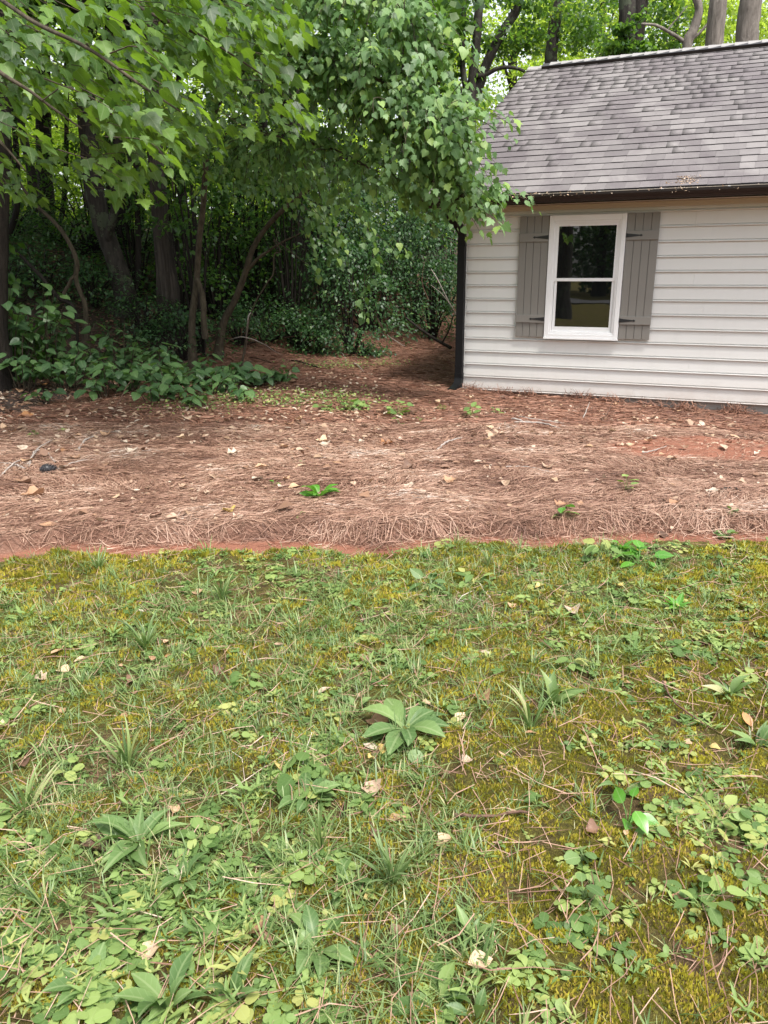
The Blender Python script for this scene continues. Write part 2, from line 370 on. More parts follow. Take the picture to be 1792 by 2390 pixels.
M['siding'] = paint('siding paint', (.70, .695, .67), .5, .05, 1.2, .08, 1.)
M['trim'] = paint('trim paint', (.50, .44, .36), .5, .05)
M['white'] = paint('white vinyl', (.80, .80, .80), .35, .03)
M['shutter'] = paint('grey shutter paint', (.215, .202, .182), .5, .05)
M['iron'] = paint('black iron', (.015, .015, .017), .45, .1)
M['gutter'] = paint('dark brown gutter', (.022, .016, .014), .33, .1)
M['spout'] = paint('black downspout', (.008, .008, .009), .42, .15)
M['spout'].node_tree.nodes['Principled BSDF'].inputs['Specular IOR Level'].default_value = .25
M['gutter'].node_tree.nodes['Principled BSDF'].inputs['Specular IOR Level'].default_value = .3
M['found'] = paint('foundation', (.34, .32, .29), .9, .15, 8, .6)
k = NT('window glass'); k.col((.006, .007, .007)).rough(.015); k.b.inputs['IOR'].default_value = 2.0
n = k.noise(1.3, 2); k.bump(n, .06, .02); M['glass'] = k.m
k = NT('roof shingle')
r = k.rnd(); c = k.ramp(r, [(0, (.115, .103, .102)), (.25, (.155, .141, .138)), (.7, (.205, .188, .183)), (1, (.25, .232, .224))])
st = k.noise(1, 4, .55, stretch=(1.3, .5, .5), dist=.6)
stm = k.ramp(st, [(.43, (0, 0, 0)), (.58, (1, 1, 1))])
c = k.mix(k.math('MULTIPLY', stm, .66), c, (.085, .068, .075))
g = k.noise(260, 2, .8); c = k.mix(k.math('MULTIPLY', g, .5), c, (.12, .105, .115)); g2 = k.noise(12, 4); c = k.mix(k.math('MULTIPLY', g2, .2), c, (.36, .34, .33))
k.col(c).rough(.9); k.b.inputs['Specular IOR Level'].default_value = .3; k.bump(g, .5, .004); M['shingle'] = k.m
k = NT('shingle edge'); k.col((.02, .018, .02)).rough(.95); M['shingle_edge'] = k.m
k = NT('ridge cap shingle'); g = k.noise(200, 3); k.col(k.mix(g, (.24, .225, .225), (.34, .33, .32))).rough(.9); M['cap'] = k.m
# ground
k = NT('mossy lawn soil')
n1 = k.noise(5.5, 5, .6); n2 = k.noise(160, 3, .8); n3 = k.noise(1.6, 3)
c = k.ramp(n1, [(.34, (.12, .075, .045)), (.45, (.16, .14, .04)), (.57, (.22, .215, .035)), (.75, (.31, .30, .045))])
n4 = k.noise(48, 5, .75); c = k.mix(k.ramp(n4, [(.38, (.85, .85, .85)), (.56, (0, 0, 0))]), c, (.065, .05, .022)); c = k.mix(k.ramp(n2, [(.42, (.7, .7, .7)), (.6, (0, 0, 0))]), c, (.10, .08, .03)); c = k.mix(k.ramp(k.noise(95, 4, .7), [(.56, (0, 0, 0)), (.70, (.7, .7, .7))]), c, (.42, .36, .09)); c = k.mix(k.ramp(n3, [(.52, (0, 0, 0)), (.72, (.7, .7, .7))]), c, (.24, .15, .10))
k.col(c).rough(.95); k.bump(k.math('ADD', n2, n4), 1., .02); k.b.inputs['Specular IOR Level'].default_value = .1; M['lawn'] = k.m
k = NT('red clay soil and straw')
n1 = k.noise(1, 6, .7, stretch=(16, 60, 20), dist=.8); n2 = k.noise(1.3, 3); n3 = k.noise(70, 4, .7)
c = k.ramp(n1, [(.3, (.10, .055, .04)), (.5, (.19, .105, .075)), (.72, (.34, .21, .155))]); 
c = k.mix(k.math('MULTIPLY', n3, .3), c, (.14, .065, .045))
soil = k.n('ShaderNodeAttribute', attribute_name='soil')
sc_ = k.mix(n3, (.34, .155, .10), (.19, .08, .055)); c = k.mix(soil.outputs['Fac'], c, sc_)
k.col(c).rough(.95); k.bump(k.math('ADD', n1, n3), .7, .015); k.b.inputs['Specular IOR Level'].default_value = .1; M['bed'] = k.m
k = NT('forest litter')
n1 = k.noise(6, 6, .7); n2 = k.noise(60, 4, .8)
c = k.ramp(n1, [(.3, (.03, .02, .016)), (.55, (.075, .045, .033)), (.8, (.15, .10, .075))]); c = k.mix(k.math('MULTIPLY', n2, .5), c, (.04, .03, .02))
k.col(c).rough(.95); k.bump(n2, .8, .03); M['litter'] = k.m
k = NT('asphalt'); n1 = k.noise(80, 3); k.col(k.mix(n1, (.10, .10, .105), (.17, .165, .165))).rough(.9); M['asphalt'] = k.m
k = NT('back lawn'); k.col(k.mix(k.noise(3, 4), (.07, .15, .03), (.12, .22, .04))).rough(.95); M['backlawn'] = k.m

# ------------------------------------------------------------------ ground: one sheet cut into lawn, straw bed and forest floor
def axis(pts):       # pts: list of (value, step)
    out = [pts[0][0]]
    for (a, s0), (b, s1) in zip(pts[:-1], pts[1:]):
        x = out[-1]
        while x < b - 1e-6:
            t = (x - a) / (b - a); st = s0 * (s1 / s0) ** t; x += st
            if x > b - st * .4: x = b
            out.append(x)
    return np.array(out)
gx = axis([(-110, 12), (-20, 1.2), (-8, .12), (-3.2, .03), (-2.7, .021), (2.8, .021), (3.4, .035), (9, .15), (25, 1.4), (110, 12)])
gy = axis([(-120, 12), (-6, 1.2), (.4, .09), (1.0, .021), (5.4, .021), (8, .045), (13, .10), (26, .5), (60, 3), (140, 12)])
XX, YY = np.meshgrid(gx, gy, indexing='ij'); ZZ = Gf(XX, YY)
nx, ny = XX.shape; GV = np.stack([XX, YY, ZZ], -1).reshape(-1, 3)
i, j = np.meshgrid(np.arange(nx - 1), np.arange(ny - 1), indexing='ij'); a = (i * ny + j)
GF = np.stack([a, a + ny, a + ny + 1, a + 1], -1).reshape(-1, 4)
cx = (XX[:-1, :-1] + XX[1:, 1:]).ravel() / 2; cy = (YY[:-1, :-1] + YY[1:, 1:]).ravel() / 2
def litter_mask(x, y): return (ubank(x, y) + 1.6 * (fbm(x * .8, y * .8, 71) - .5) > -2.2 + 5.2 * sstep(-4.6, -1.5, x)) | (x > 14)
is_lawn = cy < lawn_edge(cx); is_lit = litter_mask(cx, cy) & ~is_lawn; is_bed = ~is_lawn & ~is_lit
bare = lambda x, y: np.exp(-(((x - 3.1) / 1.15) ** 2 + ((y - 7.0) / .62) ** 2) * 1.2) * (.75 + .8 * fbm(x * 2.2, y * 2.2, 77))
soilv = np.clip(np.maximum(sstep(.02, -.03, GV[:, 1] - straw_edge(GV[:, 0])), sstep(.2, .5, bare(GV[:, 0], GV[:, 1]))), 0, 1)
for nm, mask, mm, lab in (('lawn', is_lawn, 'lawn', 'mossy lawn with patchy grass, clover and weeds'), ('straw_bed', is_bed, 'bed', 'red clay bed under brown pine straw'), ('forest_floor', is_lit, 'litter', 'dark leaf litter on the wooded bank')):
    f = GF[mask]; u, inv = np.unique(f, return_inverse=True)
    o = link(nm, mesh_from(nm, GV[u], inv.reshape(f.shape), {'soil': soilv[u]}, True), None, M[mm]); tag(o, lab, kind='structure')

# ------------------------------------------------------------------ house
house = thing('house', 'pale grey clapboard house with grey shingle roof and one shuttered window', 'house', (HX, HY, 0), -TH)
WL = 9.0
b = MB(); b.box(-.10, WL, .03, 10.2, .0, 2.46); b.add([(-.10, .03, 2.46), (-.10, 10.2, 2.46), (-.10, 5.13, 4.95), (-.085, .03, 2.46), (-.085, 10.2, 2.46), (-.085, 5.13, 4.95)], [(0, 2, 1), (3, 4, 5), (0, 3, 5, 2), (1, 2, 5, 4)])
b.build('wall', M['siding'], house)
MB().box(-.08, WL - .02, .045, 10.18, -.7, -.002).build('foundation', M['found'], house)
MB().box(-.118, .0, -.004, .028, -.02, 2.44).build('corner_board', M['siding'], house, .003)
# siding courses, Dutch-lap profile, butted lengths
E_ = .178
joints = {1: [1.98, 5.4], 2: [3.0, 6.2], 3: [.9, 4.7], 4: [2.86, 6.9], 5: [5.0], 6: [3.1], 7: [4.2], 8: [2.95], 0: [2.35, 5.9], 9: [4.6], 10: [3.4], 11: [5.2], 12: [2.9], 13: [4.4]}
for c_ in range(14):
    z0 = c_ * E_; top = min(z0 + E_, 2.452)
    xs = [.003] + joints.get(c_, []) + [WL]
    for x0, x1 in zip(xs[:-1], xs[1:]):
        h = top - z0
        prof = [(.028, z0 - .004), (-.014, z0 - .004), (-.020, z0 - .001), (-.0228, z0 + .005), (-.020, z0 + .011), (.006, z0 + .0125), (.007, z0 + .023), (-.009, z0 + .027), (.004, z0 + h - .006), (.012, z0 + h - .0045), (.028, z0 + h - .0045)]
        MB().extrude_x(prof[::-1], x0 + .0006, x1 - .0006).build('siding_board', M['siding'], house)
# frieze, soffit, fascia
MB().box(.0, WL, -.038, -.0235, 2.375, 2.436).box(.0, WL, -.052, -.0385, 2.405, 2.437).build('frieze_board', M['trim'], house, .003)
MB().box(-.50, WL, -.405, .02, 2.440, 2.452).build('soffit', M['trim'], house)
MB().box(-.50, WL, -.425, -.406, 2.425, 2.56).build('fascia', M['gutter'], house)
# gutter (K profile) 
gp = [(-.427, 2.53), (-.427, 2.436), (-.50, 2.436), (-.512, 2.462), (-.532, 2.485), (-.543, 2.505), (-.543, 2.532), (-.533, 2.532), (-.533, 2.508), (-.50, 2.470), (-.49, 2.446), (-.437, 2.446), (-.437, 2.53)]
MB().extrude_x(gp[::-1], -.53, WL).build('gutter', M['gutter'], house)
g = MB(); g.box(-.536, -.531, -.541, -.428, 2.437, 2.531); g.build('gutter_end_cap', M['gutter'], house)
for x in np.arange(.35, WL, .72): MB().box(x, x + .022, -.546, -.428, 2.5325, 2.538).build('gutter_clip', M['white'], house)
MB().box(-.5, WL, -.5445, -.5375, 2.5345, 2.539).build('gutter_lip', M['trim'], house)
# roof deck
SL = math.atan2(5.20 - 2.56, 5.13 + .455); cs, sn = math.cos(SL), math.sin(SL); RL = math.hypot(5.20 - 2.56, 5.13 + .455)
def roof(s, t, n): return (s, -.455 + t * cs - n * sn, 2.552 + t * sn + n * cs)   # t up the slope, n out of it
d = MB(); V = [roof(x, t, q) for x in (-.5, WL) for t in (0, RL) for q in (-.03, 0)]
d.add(V, [(0, 1, 3, 2), (4, 6, 7, 5), (0, 4, 5, 1), (2, 3, 7, 6), (1, 5, 7, 3), (0, 2, 6, 4)])
ry = -.455 + RL * cs; rz = 2.552 + RL * sn
d.add([(-.5, ry, rz), (WL, ry, rz), (WL, ry + RL * cs, 2.552), (-.5, ry + RL * cs, 2.552), (-.5, ry, rz - .03), (WL, ry, rz - .03), (WL, ry + RL * cs, 2.52), (-.5, ry + RL * cs, 2.52)], [(0, 1, 2, 3), (4, 7, 6, 5), (0, 3, 7, 4), (1, 5, 6, 2), (2, 6, 7, 3)])
roofo = d.build('roof', M['shingle'], house)
rb = MB(); V = [roof(x, t, q) for x in (-.525, -.502) for t in (0, RL) for q in (-.16, .0)]
rb.add(V, [(0, 1, 3, 2), (4, 6, 7, 5), (0, 4, 5, 1), (2, 3, 7, 6), (1, 5, 7, 3), (0, 2, 6, 4)]); rb.build('rake_board', M['trim'], house)
NR = 27; ex = RL / NR
# unit shingle: x 0..1, y 0..1 (up slope), butt thickness at y=0
uV = np.array([(0, 0, 0), (1, 0, 0), (1, 1, 0), (0, 1, 0), (0, 0, 1), (1, 0, 1), (1, 1, .12), (0, 1, .12)], float)
uF = [(4, 5, 6, 7), (1, 2, 6, 5), (2, 3, 7, 6), (3, 0, 4, 7), (0, 1, 5, 4)]
ume = bpy.data.meshes.new('shingle'); ume.from_pydata(uV.tolist(), [], uF); ume.materials.append(M['shingle']); ume.materials.append(M['shingle_edge'])
ume.polygons[4].material_index = 1
sh = []
for r_ in range(NR):
    x = -.53 + 0.0
    while x < WL:
        w = random.choice([.16, .19, .22, .25, .28]) * random.uniform(.9, 1.1)
        sh.append((r_, x, w, random.uniform(.010, .016), random.random(), random.uniform(-.005, .005))); x += w + .002
vis = sorted([q for q in sh if q[1] < 3.7], key=lambda q: -q[2] / (10.5 - q[1] * .4 + q[0] * .19) * (1 - .012 * q[0]))[:300]; vs = set(vis)
sV = []; sF = []; sM = []; sR = []; nn = 0
def sh_pts(q):
    r_, x, w, th, rr, dy = q; t0 = r_ * ex + dy
    return [roof(x + a * w, t0 + bb * (ex + .012), .003 + cc * th + bb * .002) for a, bb, cc in uV]
for q in sh:
    p_ = sh_pts(q)
    if q in vs:
        me_o = bpy.data.objects.new('shingle', ume); C.collection.objects.link(me_o); me_o.parent = roofo
        A = np.array(p_); o0 = A[0]; X = (A[1] - A[0]); Y = (A[3] - A[0]); Z = (A[4] - A[0])
        me_o.matrix_basis = Matrix(((X[0], Y[0], Z[0], o0[0]), (X[1], Y[1], Z[1], o0[1]), (X[2], Y[2], Z[2], o0[2]), (0, 0, 0, 1)))
    else:
        sV += p_; sF += [[i + nn for i in f] for f in uF]; sM += [0, 0, 0, 0, 1]; sR += [q[4]] * 8; nn += 8
me = mesh_from('shingle', sV, np.array(sF), {'rnd': sR}); o = link('shingle', me, roofo, [M['shingle'], M['shingle_edge']]); me.polygons.foreach_set('material_index', sM); o['kind'] = 'stuff'
# ridge vent and cap shingles
MB().add([roof(x, RL + a, q) for x in (-.25, WL) for a in (-.19, 0) for q in (.012, .066)], [(0, 1, 3, 2), (4, 6, 7, 5), (0, 4, 5, 1), (2, 3, 7, 6), (1, 5, 7, 3), (0, 2, 6, 4)]).build('ridge_vent', M['gutter'], house)
x = -.53
while x < WL:
    w = .21; lift = .058 if x > -.27 else .02
    MB().add([roof(x + a, RL + t, q) for a in (0, w) for t, q in ((-.15 if lift > .03 else -.14, lift + (.01 if a == 0 else .0)), (.0, lift + .012 + (.01 if a == 0 else 0)))] +
             [roof(x + a, RL + t, q) for a in (0, w) for t, q in ((-.15, lift - .006), (.0, lift))],
             [(0, 2, 3, 1), (4, 5, 7, 6), (0, 4, 6, 2), (0, 1, 5, 4), (2, 6, 7, 3)]).build('cap_shingle', M['cap'], house); x += w - .004
# leaf bits caught in the gutter and on the roof
lb = LB(); N = 420; xx = np.concatenate([rng.normal(1.0, .5, 150), rng.uniform(-.4, 4.5, 120), rng.normal(2.75, .07, 150)])
for x in xx:
    near = abs(x - 2.75) < .2 and random.random() < .8
    if near: q = roof(x, random.uniform(.05, .3), .02)
    else: q = (x, -.53 + random.uniform(-.02, .02), 2.53 + random.uniform(-.03, .012))
    q = Matrix.Rotation(-TH, 3, 'Z') @ Vector(q) + Vector((HX, HY, 0)); lb.add(np.array(q), rv(1), rv(1), random.uniform(.012, .035))
p_, d_, n_, s_ = lb.arr(); o = bulk_leaves('gutter_debris', DIA, p_, d_, n_, s_, M['dead_pale']); tag(o, 'dry leaf scraps and needles caught along the dark gutter lip', 'debris', kind='stuff')
# window
def ring(mb, x0, x1, z0, z1, w, y0, y1, wb=None, wt=None):
    wb = wb or w; wt = wt or w
    mb.box(x0, x0 + w, y0, y1, z0, z1); mb.box(x1 - w, x1, y0, y1, z0, z1); mb.box(x0 + w, x1 - w, y0, y1, z0, z0 + wb); mb.box(x0 + w, x1 - w, y0, y1, z1 - wt, z1); return mb
X0, X1, Z0, Z1 = 1.1254, 2.0941, .748, 2.308
wf = ring(MB(), X0, X1, Z0 + .02, Z1, .058, -.078, .0, .045, .07).build('window', M['white'], house, .003)
MB().box(X0 - .004, X1 + .004, -.092, -.002, Z0 - .004, Z0 + .019).build('sill', M['white'], wf, .003)
i0, i1, k0, k1 = X0 + .058, X1 - .058, Z0 + .065, Z1 - .07
ring(MB(), i0, i1, k0, k1, .022, -.066, .0, .02, .022).build('frame', M['white'], wf, .002)
ring(MB(), i0 + .022, i1 - .022, k0 + .02, k1 - .022, .012, -.058, .0, .012, .012).build('frame', M['white'], wf, .0015)
a0, a1 = i0 + .034, i1 - .034
zm = Z0 + (1.56 * (1 - (737 - 90) / 1270.))
ring(MB(), a0, a1, zm - .022, k1 - .034, .030, -.050, -.0235, .040, .030).build('upper_sash', M['white'], wf, .002)
ring(MB(), a0 + .004, a1 - .004, k0 + .032, zm + .005, .034, -.036, -.0238, .062, .02).build('lower_sash', M['white'], wf, .002)
MB().box(a0 + .03, a1 - .03, -.040, -.036, zm + .018, k1 - .064).build('pane', M['glass'], wf)
MB().box(a0 + .038, a1 - .038, -.029, -.0245, k0 + .094, zm - .015).build('pane', M['glass'], wf)
# shutters
for xa, xb, side in ((.7296, 1.118, -1), (2.1005, 2.4877, 1)):
    st_ = MB().box(xa + .003, xb - .003, -.040, -.0235, .768, 2.306).build('shutter', M['shutter'], house)
    bw = (xb - xa + .004) / 4
    for i_ in range(4): MB().box(xa + i_ * bw, xa + (i_ + 1) * bw - .0055, -.058, -.0405, .763, 2.311).build('board', M['shutter'], st_, .0025)
    for za, zb in ((1.99, 2.099), (.953, 1.054)):
        MB().box(xa - .003, xb + .003, -.080, -.0585, za, zb).build('batten', M['shutter'], st_, .003)
        zc = (za + zb) / 2; hx = xb + .004 if side < 0 else xa - .004; dx = -1 if side < 0 else 1
        L_ = .205; pr = [(0, -.026), (0, .026), (.16, .008), (.172, .007), (.18, .014), (.19, .012), (L_, 0), (.19, -.012), (.18, -.014), (.172, -.007), (.16, -.008)]
        V = [(hx + dx * p, y, zc + z) for y in (-.0855, -.0805) for p, z in pr]; n_ = len(pr)
        MB().add(V, [tuple(range(n_)), tuple(range(2 * n_ - 1, n_ - 1, -1))] + [(i, (i + 1) % n_, (i + 1) % n_ + n_, i + n_) for i in range(n_)]).build('hinge', M['iron'], st_)
# downspout
def rect_sweep(path, w, dpt, ribs=True):
    V = []; F = []
    path = np.array(path, float); T = np.gradient(path, axis=0)
    for p, t in zip(path, T):
        t = t / np.linalg.norm(t); xa = np.array([1., 0, 0]); xa = xa - t * (xa @ t); xa /= np.linalg.norm(xa); ya = np.cross(t, xa)
        prof = []
        for (u, v) in ((-1, -1), (-.75, -1), (-.68, -.86), (-.3, -.86), (-.23, -1), (.23, -1), (.3, -.86), (.68, -.86), (.75, -1), (1, -1), (1, -.6), (.9, -.5), (.9, .5), (1, .6), (1, 1), (-1, 1), (-1, .6), (-.9, .5), (-.9, -.5), (-1, -.6)):
            prof.append(p + xa * u * w / 2 + ya * v * dpt / 2)
        V += prof
    n = 20
    for i in range(len(path) - 1):
        for j in range(n): F.append((i * n + j, i * n + (j + 1) % n, (i + 1) * n + (j + 1) % n, (i + 1) * n + j))
    F += [tuple(range(n))[::-1], tuple(range((len(path) - 1) * n, len(path) * n))]
    return V, F
sx = -.065
pth = smooth_path([(sx - .05, -.47, 2.44), (sx - .052, -.468, 2.38), (sx - .04, -.38, 2.29), (sx - .01, -.16, 2.19), (sx, -.075, 2.12), (sx, -.062, 2.03)], 22)
ds = MB().add(*rect_sweep([(sx, -.062, z) for z in np.linspace(2.035, .20, 8)], .104, .078)).build('downspout', M['spout'], house)
MB().add(*rect_sweep(pth, .098, .074)).build('elbow', M['spout'], ds, smooth=False)
MB().add(*rect_sweep(smooth_path([(sx, -.062, .23), (sx, -.064, .14), (sx - .005, -.11, .055), (sx - .03, -.21, .0), (sx - .045, -.28, -.012)], 14), .112, .084)).build('elbow', M['spout'], ds)
for z in (.32, 1.2, 1.95): MB().box(sx - .056, sx + .056, -.104, -.0235, z, z + .028).build('strap', M['spout'], ds, .001)

# ------------------------------------------------------------------ trees
def far_tree(label, x, y, h, r0, crown, nl, cat='tree', lsz=.14, mat='far_leaf_sunlit', bk='bark_dark', group=None, lean=(0, 0), base_off=-.3, limbs=5, crowns_low=False):
    z = float(G(x, y)); t = thing('tree', label, cat, (x, y, z + base_off), 0, group)
    hs_ = np.linspace(0, 1, 12); pts = np.stack([lean[0] * hs_ + .25 * r0 * np.sin(hs_ * 7 + x), lean[1] * hs_ + .2 * np.cos(hs_ * 5 + y) * r0, hs_ * h], 1)
    rr = r0 * (1 - .6 * hs_); rr[0] *= 1.5
    TB().tube(pts, rr, 9, wob=.12, seed=x).build('trunk', M[bk], t)
    tb = TB(); cc, cr = np.array(crown[0], float), np.array(crown[1], float)
    ncl = max(10, nl // 90); L = []
    for k_ in range(ncl):
        dv = rv(1)[0] * rng.random() ** (1 / 2.2); c0 = cc + dv * cr
        m_ = nl // ncl; sp = (cr.mean() * .17) * rng.uniform(.6, 1.5)
        q = c0 + rng.normal(size=(m_, 3)) * sp * np.array([1.2, 1.2, .45]); L.append(q)
        if k_ < limbs:
            s0 = pts[min(11, max(3, int((c0[2] / h) * 9)))]; mid = (s0 + c0) / 2 + np.array([0, 0, .4])
            tb.tube(smooth_path([s0, mid, c0], 8), np.linspace(r0 * .35, r0 * .06, 8), 5)
    if limbs: tb.build('limb', M[bk], t)
    q = np.concatenate(L); N = len(q)
    bulk_leaves('crown', DIA2, q, rv(N) * [1, 1, .5] + [0, 0, -.3], rv(N) * .8 + [0, 0, 1], rng.uniform(.7, 1.3, N) * lsz, M[mat], t, kind=None)
    return t
# far wood beyond the bank on the left
FT = ([(-24, 36, 15, .22), (-19, 40, 16, .3), (-15, 34, 14, .2), (-12.5, 42, 17, .3), (-9.5, 37, 15, .22), (-6.5, 44, 17, .3), (-4.5, 36, 15, .2), (-1.5, 43, 17, .28), (1.5, 38, 15, .22), (-16.5, 27, 12, .14), (-21, 30, 13, .2)])
for k_, (x, y, h, r0) in enumerate(FT):
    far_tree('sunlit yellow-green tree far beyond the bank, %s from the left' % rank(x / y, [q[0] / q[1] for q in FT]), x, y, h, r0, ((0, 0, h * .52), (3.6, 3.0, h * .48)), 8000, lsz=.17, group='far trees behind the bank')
# trees behind the house
FT = ([(6.0, 40, 19, .25, 0), (10, 36, 18, .25, 0), (14, 42, 20, .3, 0), (18.5, 38, 19, .3, 0), (23, 44, 20, .3, 0), (3.6, 46, 18, .3, 0), (20, 33, 17, .2, 0), (12.5, 50, 22, .3, 0)])
for k_, (x, y, h, r0, lab) in enumerate(FT):
    far_tree('bright backlit tree far behind the house roof, %s from the left' % rank(x / y, [q[0] / q[1] for q in FT]), x, y, h, r0, ((0, 0, h * .55), (3.8, 3.2, h * .42)), 6200, lsz=.17, group='far trees behind the roof', limbs=7)

def ptree(name, label, cat, base, pts, rads, bk, sides=12, group=None, branches=(), **kw):
    """pts given as (px,py,Y) image-measured joints turned into world positions"""
    W_ = [P(*q) for q in pts]
    bx, by = base; z = float(G(bx, by)) - .15
    t = thing(name, label, cat, (bx, by, z), 0, group)
    off = np.array([bx, by, z]); path = np.array([[0, 0, 0]] + [w - off for w in W_]); r = np.array([rads[0] * 1.7] + list(rads))
    nseg = max(20, len(path) * 6); pp = smooth_path(path, nseg); rr = np.interp(np.linspace(0, len(r) - 1, nseg), np.arange(len(r)), r)
    rr[0] *= 1.2
    TB().tube(pp, rr, sides, wob=.10, seed=bx, **kw).build('trunk', M[bk], t)
    for br in branches:
        bp, brad = br; bb = smooth_path([P(*q) - off for q in bp], 18)
        jit = np.cumsum(rng.normal(size=bb.shape) * .004, 0); bb = bb + jit - jit[0]
        TB().tube(bb, np.linspace(brad[0], brad[1], 18), 7, wob=.08).build('branch', M[bk], t)
    return t, off
def gpt(px, Y): # ground point below pixel column at depth Y
    x = (P(px, 900, Y))[0]; return x, Y
big = lambda *a: a
t1, o1 = ptree('tree', 'dark trunk cut by the left edge of the picture with flared roots', 'tree', gpt(-22, 10.6), [(-16, 760, 10.6), (-10, 560, 10.6), (-6, 300, 10.7), (0, 0, 10.8), (10, -300, 10.9)], [.2, .15, .15, .145, .14, .13], 'bark_dark', 14)
rt = TB()
for a_ in (-.3, .3, -1.2): rt.tube(smooth_path([(0, 0, .35), (.25 * math.cos(a_), .25 * math.sin(a_), .12), (.65 * math.cos(a_), .65 * math.sin(a_), -.05)], 8), np.linspace(.10, .04, 8), 8, wob=.2)
rt.build('root', M['bark'], t1)
ptree('tree', 'thin dark trunk standing left of the big leaning trunk', 'tree', gpt(112, 21), [(108, 520, 21), (102, 350, 21), (100, 150, 21), (88, -150, 21)], [.2, .19, .18, .17, .14], 'bark_dark')
ptree('tree', 'dark forked trunk in the wood near the left edge', 'tree', gpt(80, 23), [(75, 500, 23), (72, 400, 23), (50, 300, 23), (20, 150, 23)], [.15, .14, .12, .1, .08], 'bark_dark', branches=[([(74, 440, 23), (95, 380, 23), (115, 300, 23)], (.1, .05))])
t3, o3 = ptree('tree', 'big leaning grey-brown trunk curving left above the shrubs', 'tree', gpt(302, 14.6), [(292, 690, 14.5), (262, 590, 14.5), (232, 500, 14.5), (215, 400, 14.5), (205, 280, 14.6), (190, 120, 14.7), (170, -200, 14.8)], [.22, .17, .16, .16, .155, .15, .14, .11], 'bark', 14, branches=[([(250, 560, 14.4), (268, 480, 14.2), (262, 380, 14), (300, 250, 13.8), (330, 120, 13.5)], (.08, .04))])
t4, o4 = ptree('tree', 'fluted cedar-like trunk with stringy bark rising from the vines', 'tree', gpt(402, 14), [(395, 720, 14), (385, 620, 14), (372, 480, 14), (362, 350, 14), (352, 150, 14), (345, -150, 14)], [.20, .165, .135, .12, .115, .11, .09], 'bark_cedar', 28, flutes=11, fl=.22)
ptree('tree', 'thick dark trunk half hidden behind hanging leaves, left of the cedar-like one', 'tree', gpt(262, 17.5), [(272, 520, 17.5), (276, 350, 17.5), (276, 180, 17.5), (270, -150, 17.5)], [.3, .27, .26, .25, .22], 'bark_dark', 14)
ptree('sapling', 'slim straight sapling between the leaning trunk and the cedar-like trunk', 'tree', gpt(320, 15), [(322, 640, 15), (320, 480, 15), (316, 330, 15), (318, 200, 15)], [.06, .055, .05, .045, .04], 'bark_dark', 8)
t5, o5 = ptree('maple_tree', 'slim forked maple whose leafy limb droops over the house corner', 'tree', gpt(452, 12.8),
   [(448, 760, 12.8), (458, 660, 12.8), (465, 560, 12.7), (474, 480, 12.6), (482, 360, 12.3), (500, 262, 12.0), (525, 216, 11.8), (600, 131, 11.2), (655, 85, 10.7), (694, 45, 10.4), (740, -60, 10.1)],
   [.058, .05, .046, .046, .044, .042, .042, .040, .038, .038, .035, .03], 'branch', 10,
   branches=[([(478, 790, 12.7), (474, 700, 12.7), (458, 650, 12.7)], (.05, .045)),
             ([(668, 70, 10.5), (723, 108, 10.2), (750, 140, 10.0), (797, 178, 9.9), (850, 232, 9.8), (927, 318, 9.7), (998, 412, 9.7), (1077, 492, 9.7)], (.042, .014)),
             ([(725, 90, 10.3), (770, 108, 10), (840, 160, 9.7), (930, 215, 9.5), (1010, 280, 9.4)], (.025, .008)),
             ([(700, 330, 10.4), (780, 350, 10.1), (880, 400, 9.9), (940, 420, 9.9)], (.016, .006)),
             ([(490, 310, 12.1), (570, 330, 11.5), (690, 325, 10.6), (760, 350, 10.2)], (.02, .008)),
             ([(740, -50, 10.1), (840, -20, 9.8), (960, 60, 9.5)], (.025, .01)),
             ([(499, 262, 12), (440, 300, 12), (400, 380, 11.8), (395, 440, 11.8)], (.025, .01))])
t6, o6 = ptree('tree', 'slender tree leaning right with a low fork at the edge of the bank', 'tree', gpt(508, 13.6),
   [(520, 760, 13.6), (548, 700, 13.5), (573, 635, 13.4), (590, 580, 13.3), (622, 530, 13.2), (668, 483, 13), (740, 425, 12.8), (800, 365, 12.5)], [.066, .055, .052, .048, .042, .038, .035, .03, .02], 'branch', 10,
   branches=[([(574, 634, 13.4), (600, 604, 13.3), (640, 575, 13.2), (700, 545, 13)], (.035, .012))])
ptree('tree', 'broad dark trunk deep in the shade of the bank vines', 'tree', gpt(695, 18.5), [(692, 660, 18.5), (688, 560, 18.5), (684, 400, 18.5), (680, 150, 18.5)], [.34, .3, .28, .26, .22], 'bark_cedar', 20, flutes=9, fl=.18)
ptree('sapling', 'crooked pale sapling forked near its foot on the left bank', 'tree', gpt(203, 12.6), [(200, 725, 12.6), (186, 680, 12.6), (177, 650, 12.6), (178, 605, 12.6), (150, 548, 12.6), (118, 510, 12.6), (83, 478, 12.6), (40, 420, 12.6)], [.04, .035, .035, .04, .035, .033, .03, .025, .02], 'branch', 8, branches=[([(142, 700, 12.5), (160, 665, 12.6), (175, 640, 12.6)], (.03, .028))])
ptree('branch', 'dark dead branch slanting down through the left undergrowth', 'branch', gpt(182, 12.2), [(177, 730, 12.2), (134, 693, 12.2), (100, 650, 12.2), (76, 625, 12.2), (29, 581, 12.2), (-20, 560, 12.2)], [.02, .03, .032, .03, .025, .02, .02], 'bark_dark', 7)
ptree('vine', 'thin bare vine twisting down in front of the shaded trunk', 'vine', gpt(561, 12.9), [(585, 735, 12.9), (620, 665, 12.9), (637, 640, 12.9), (640, 595, 12.9), (655, 586, 12.9), (640, 560, 12.9), (720, 620, 12.8)], [.012, .012, .011, .01, .01, .01, .008, .005], 'branch', 6)
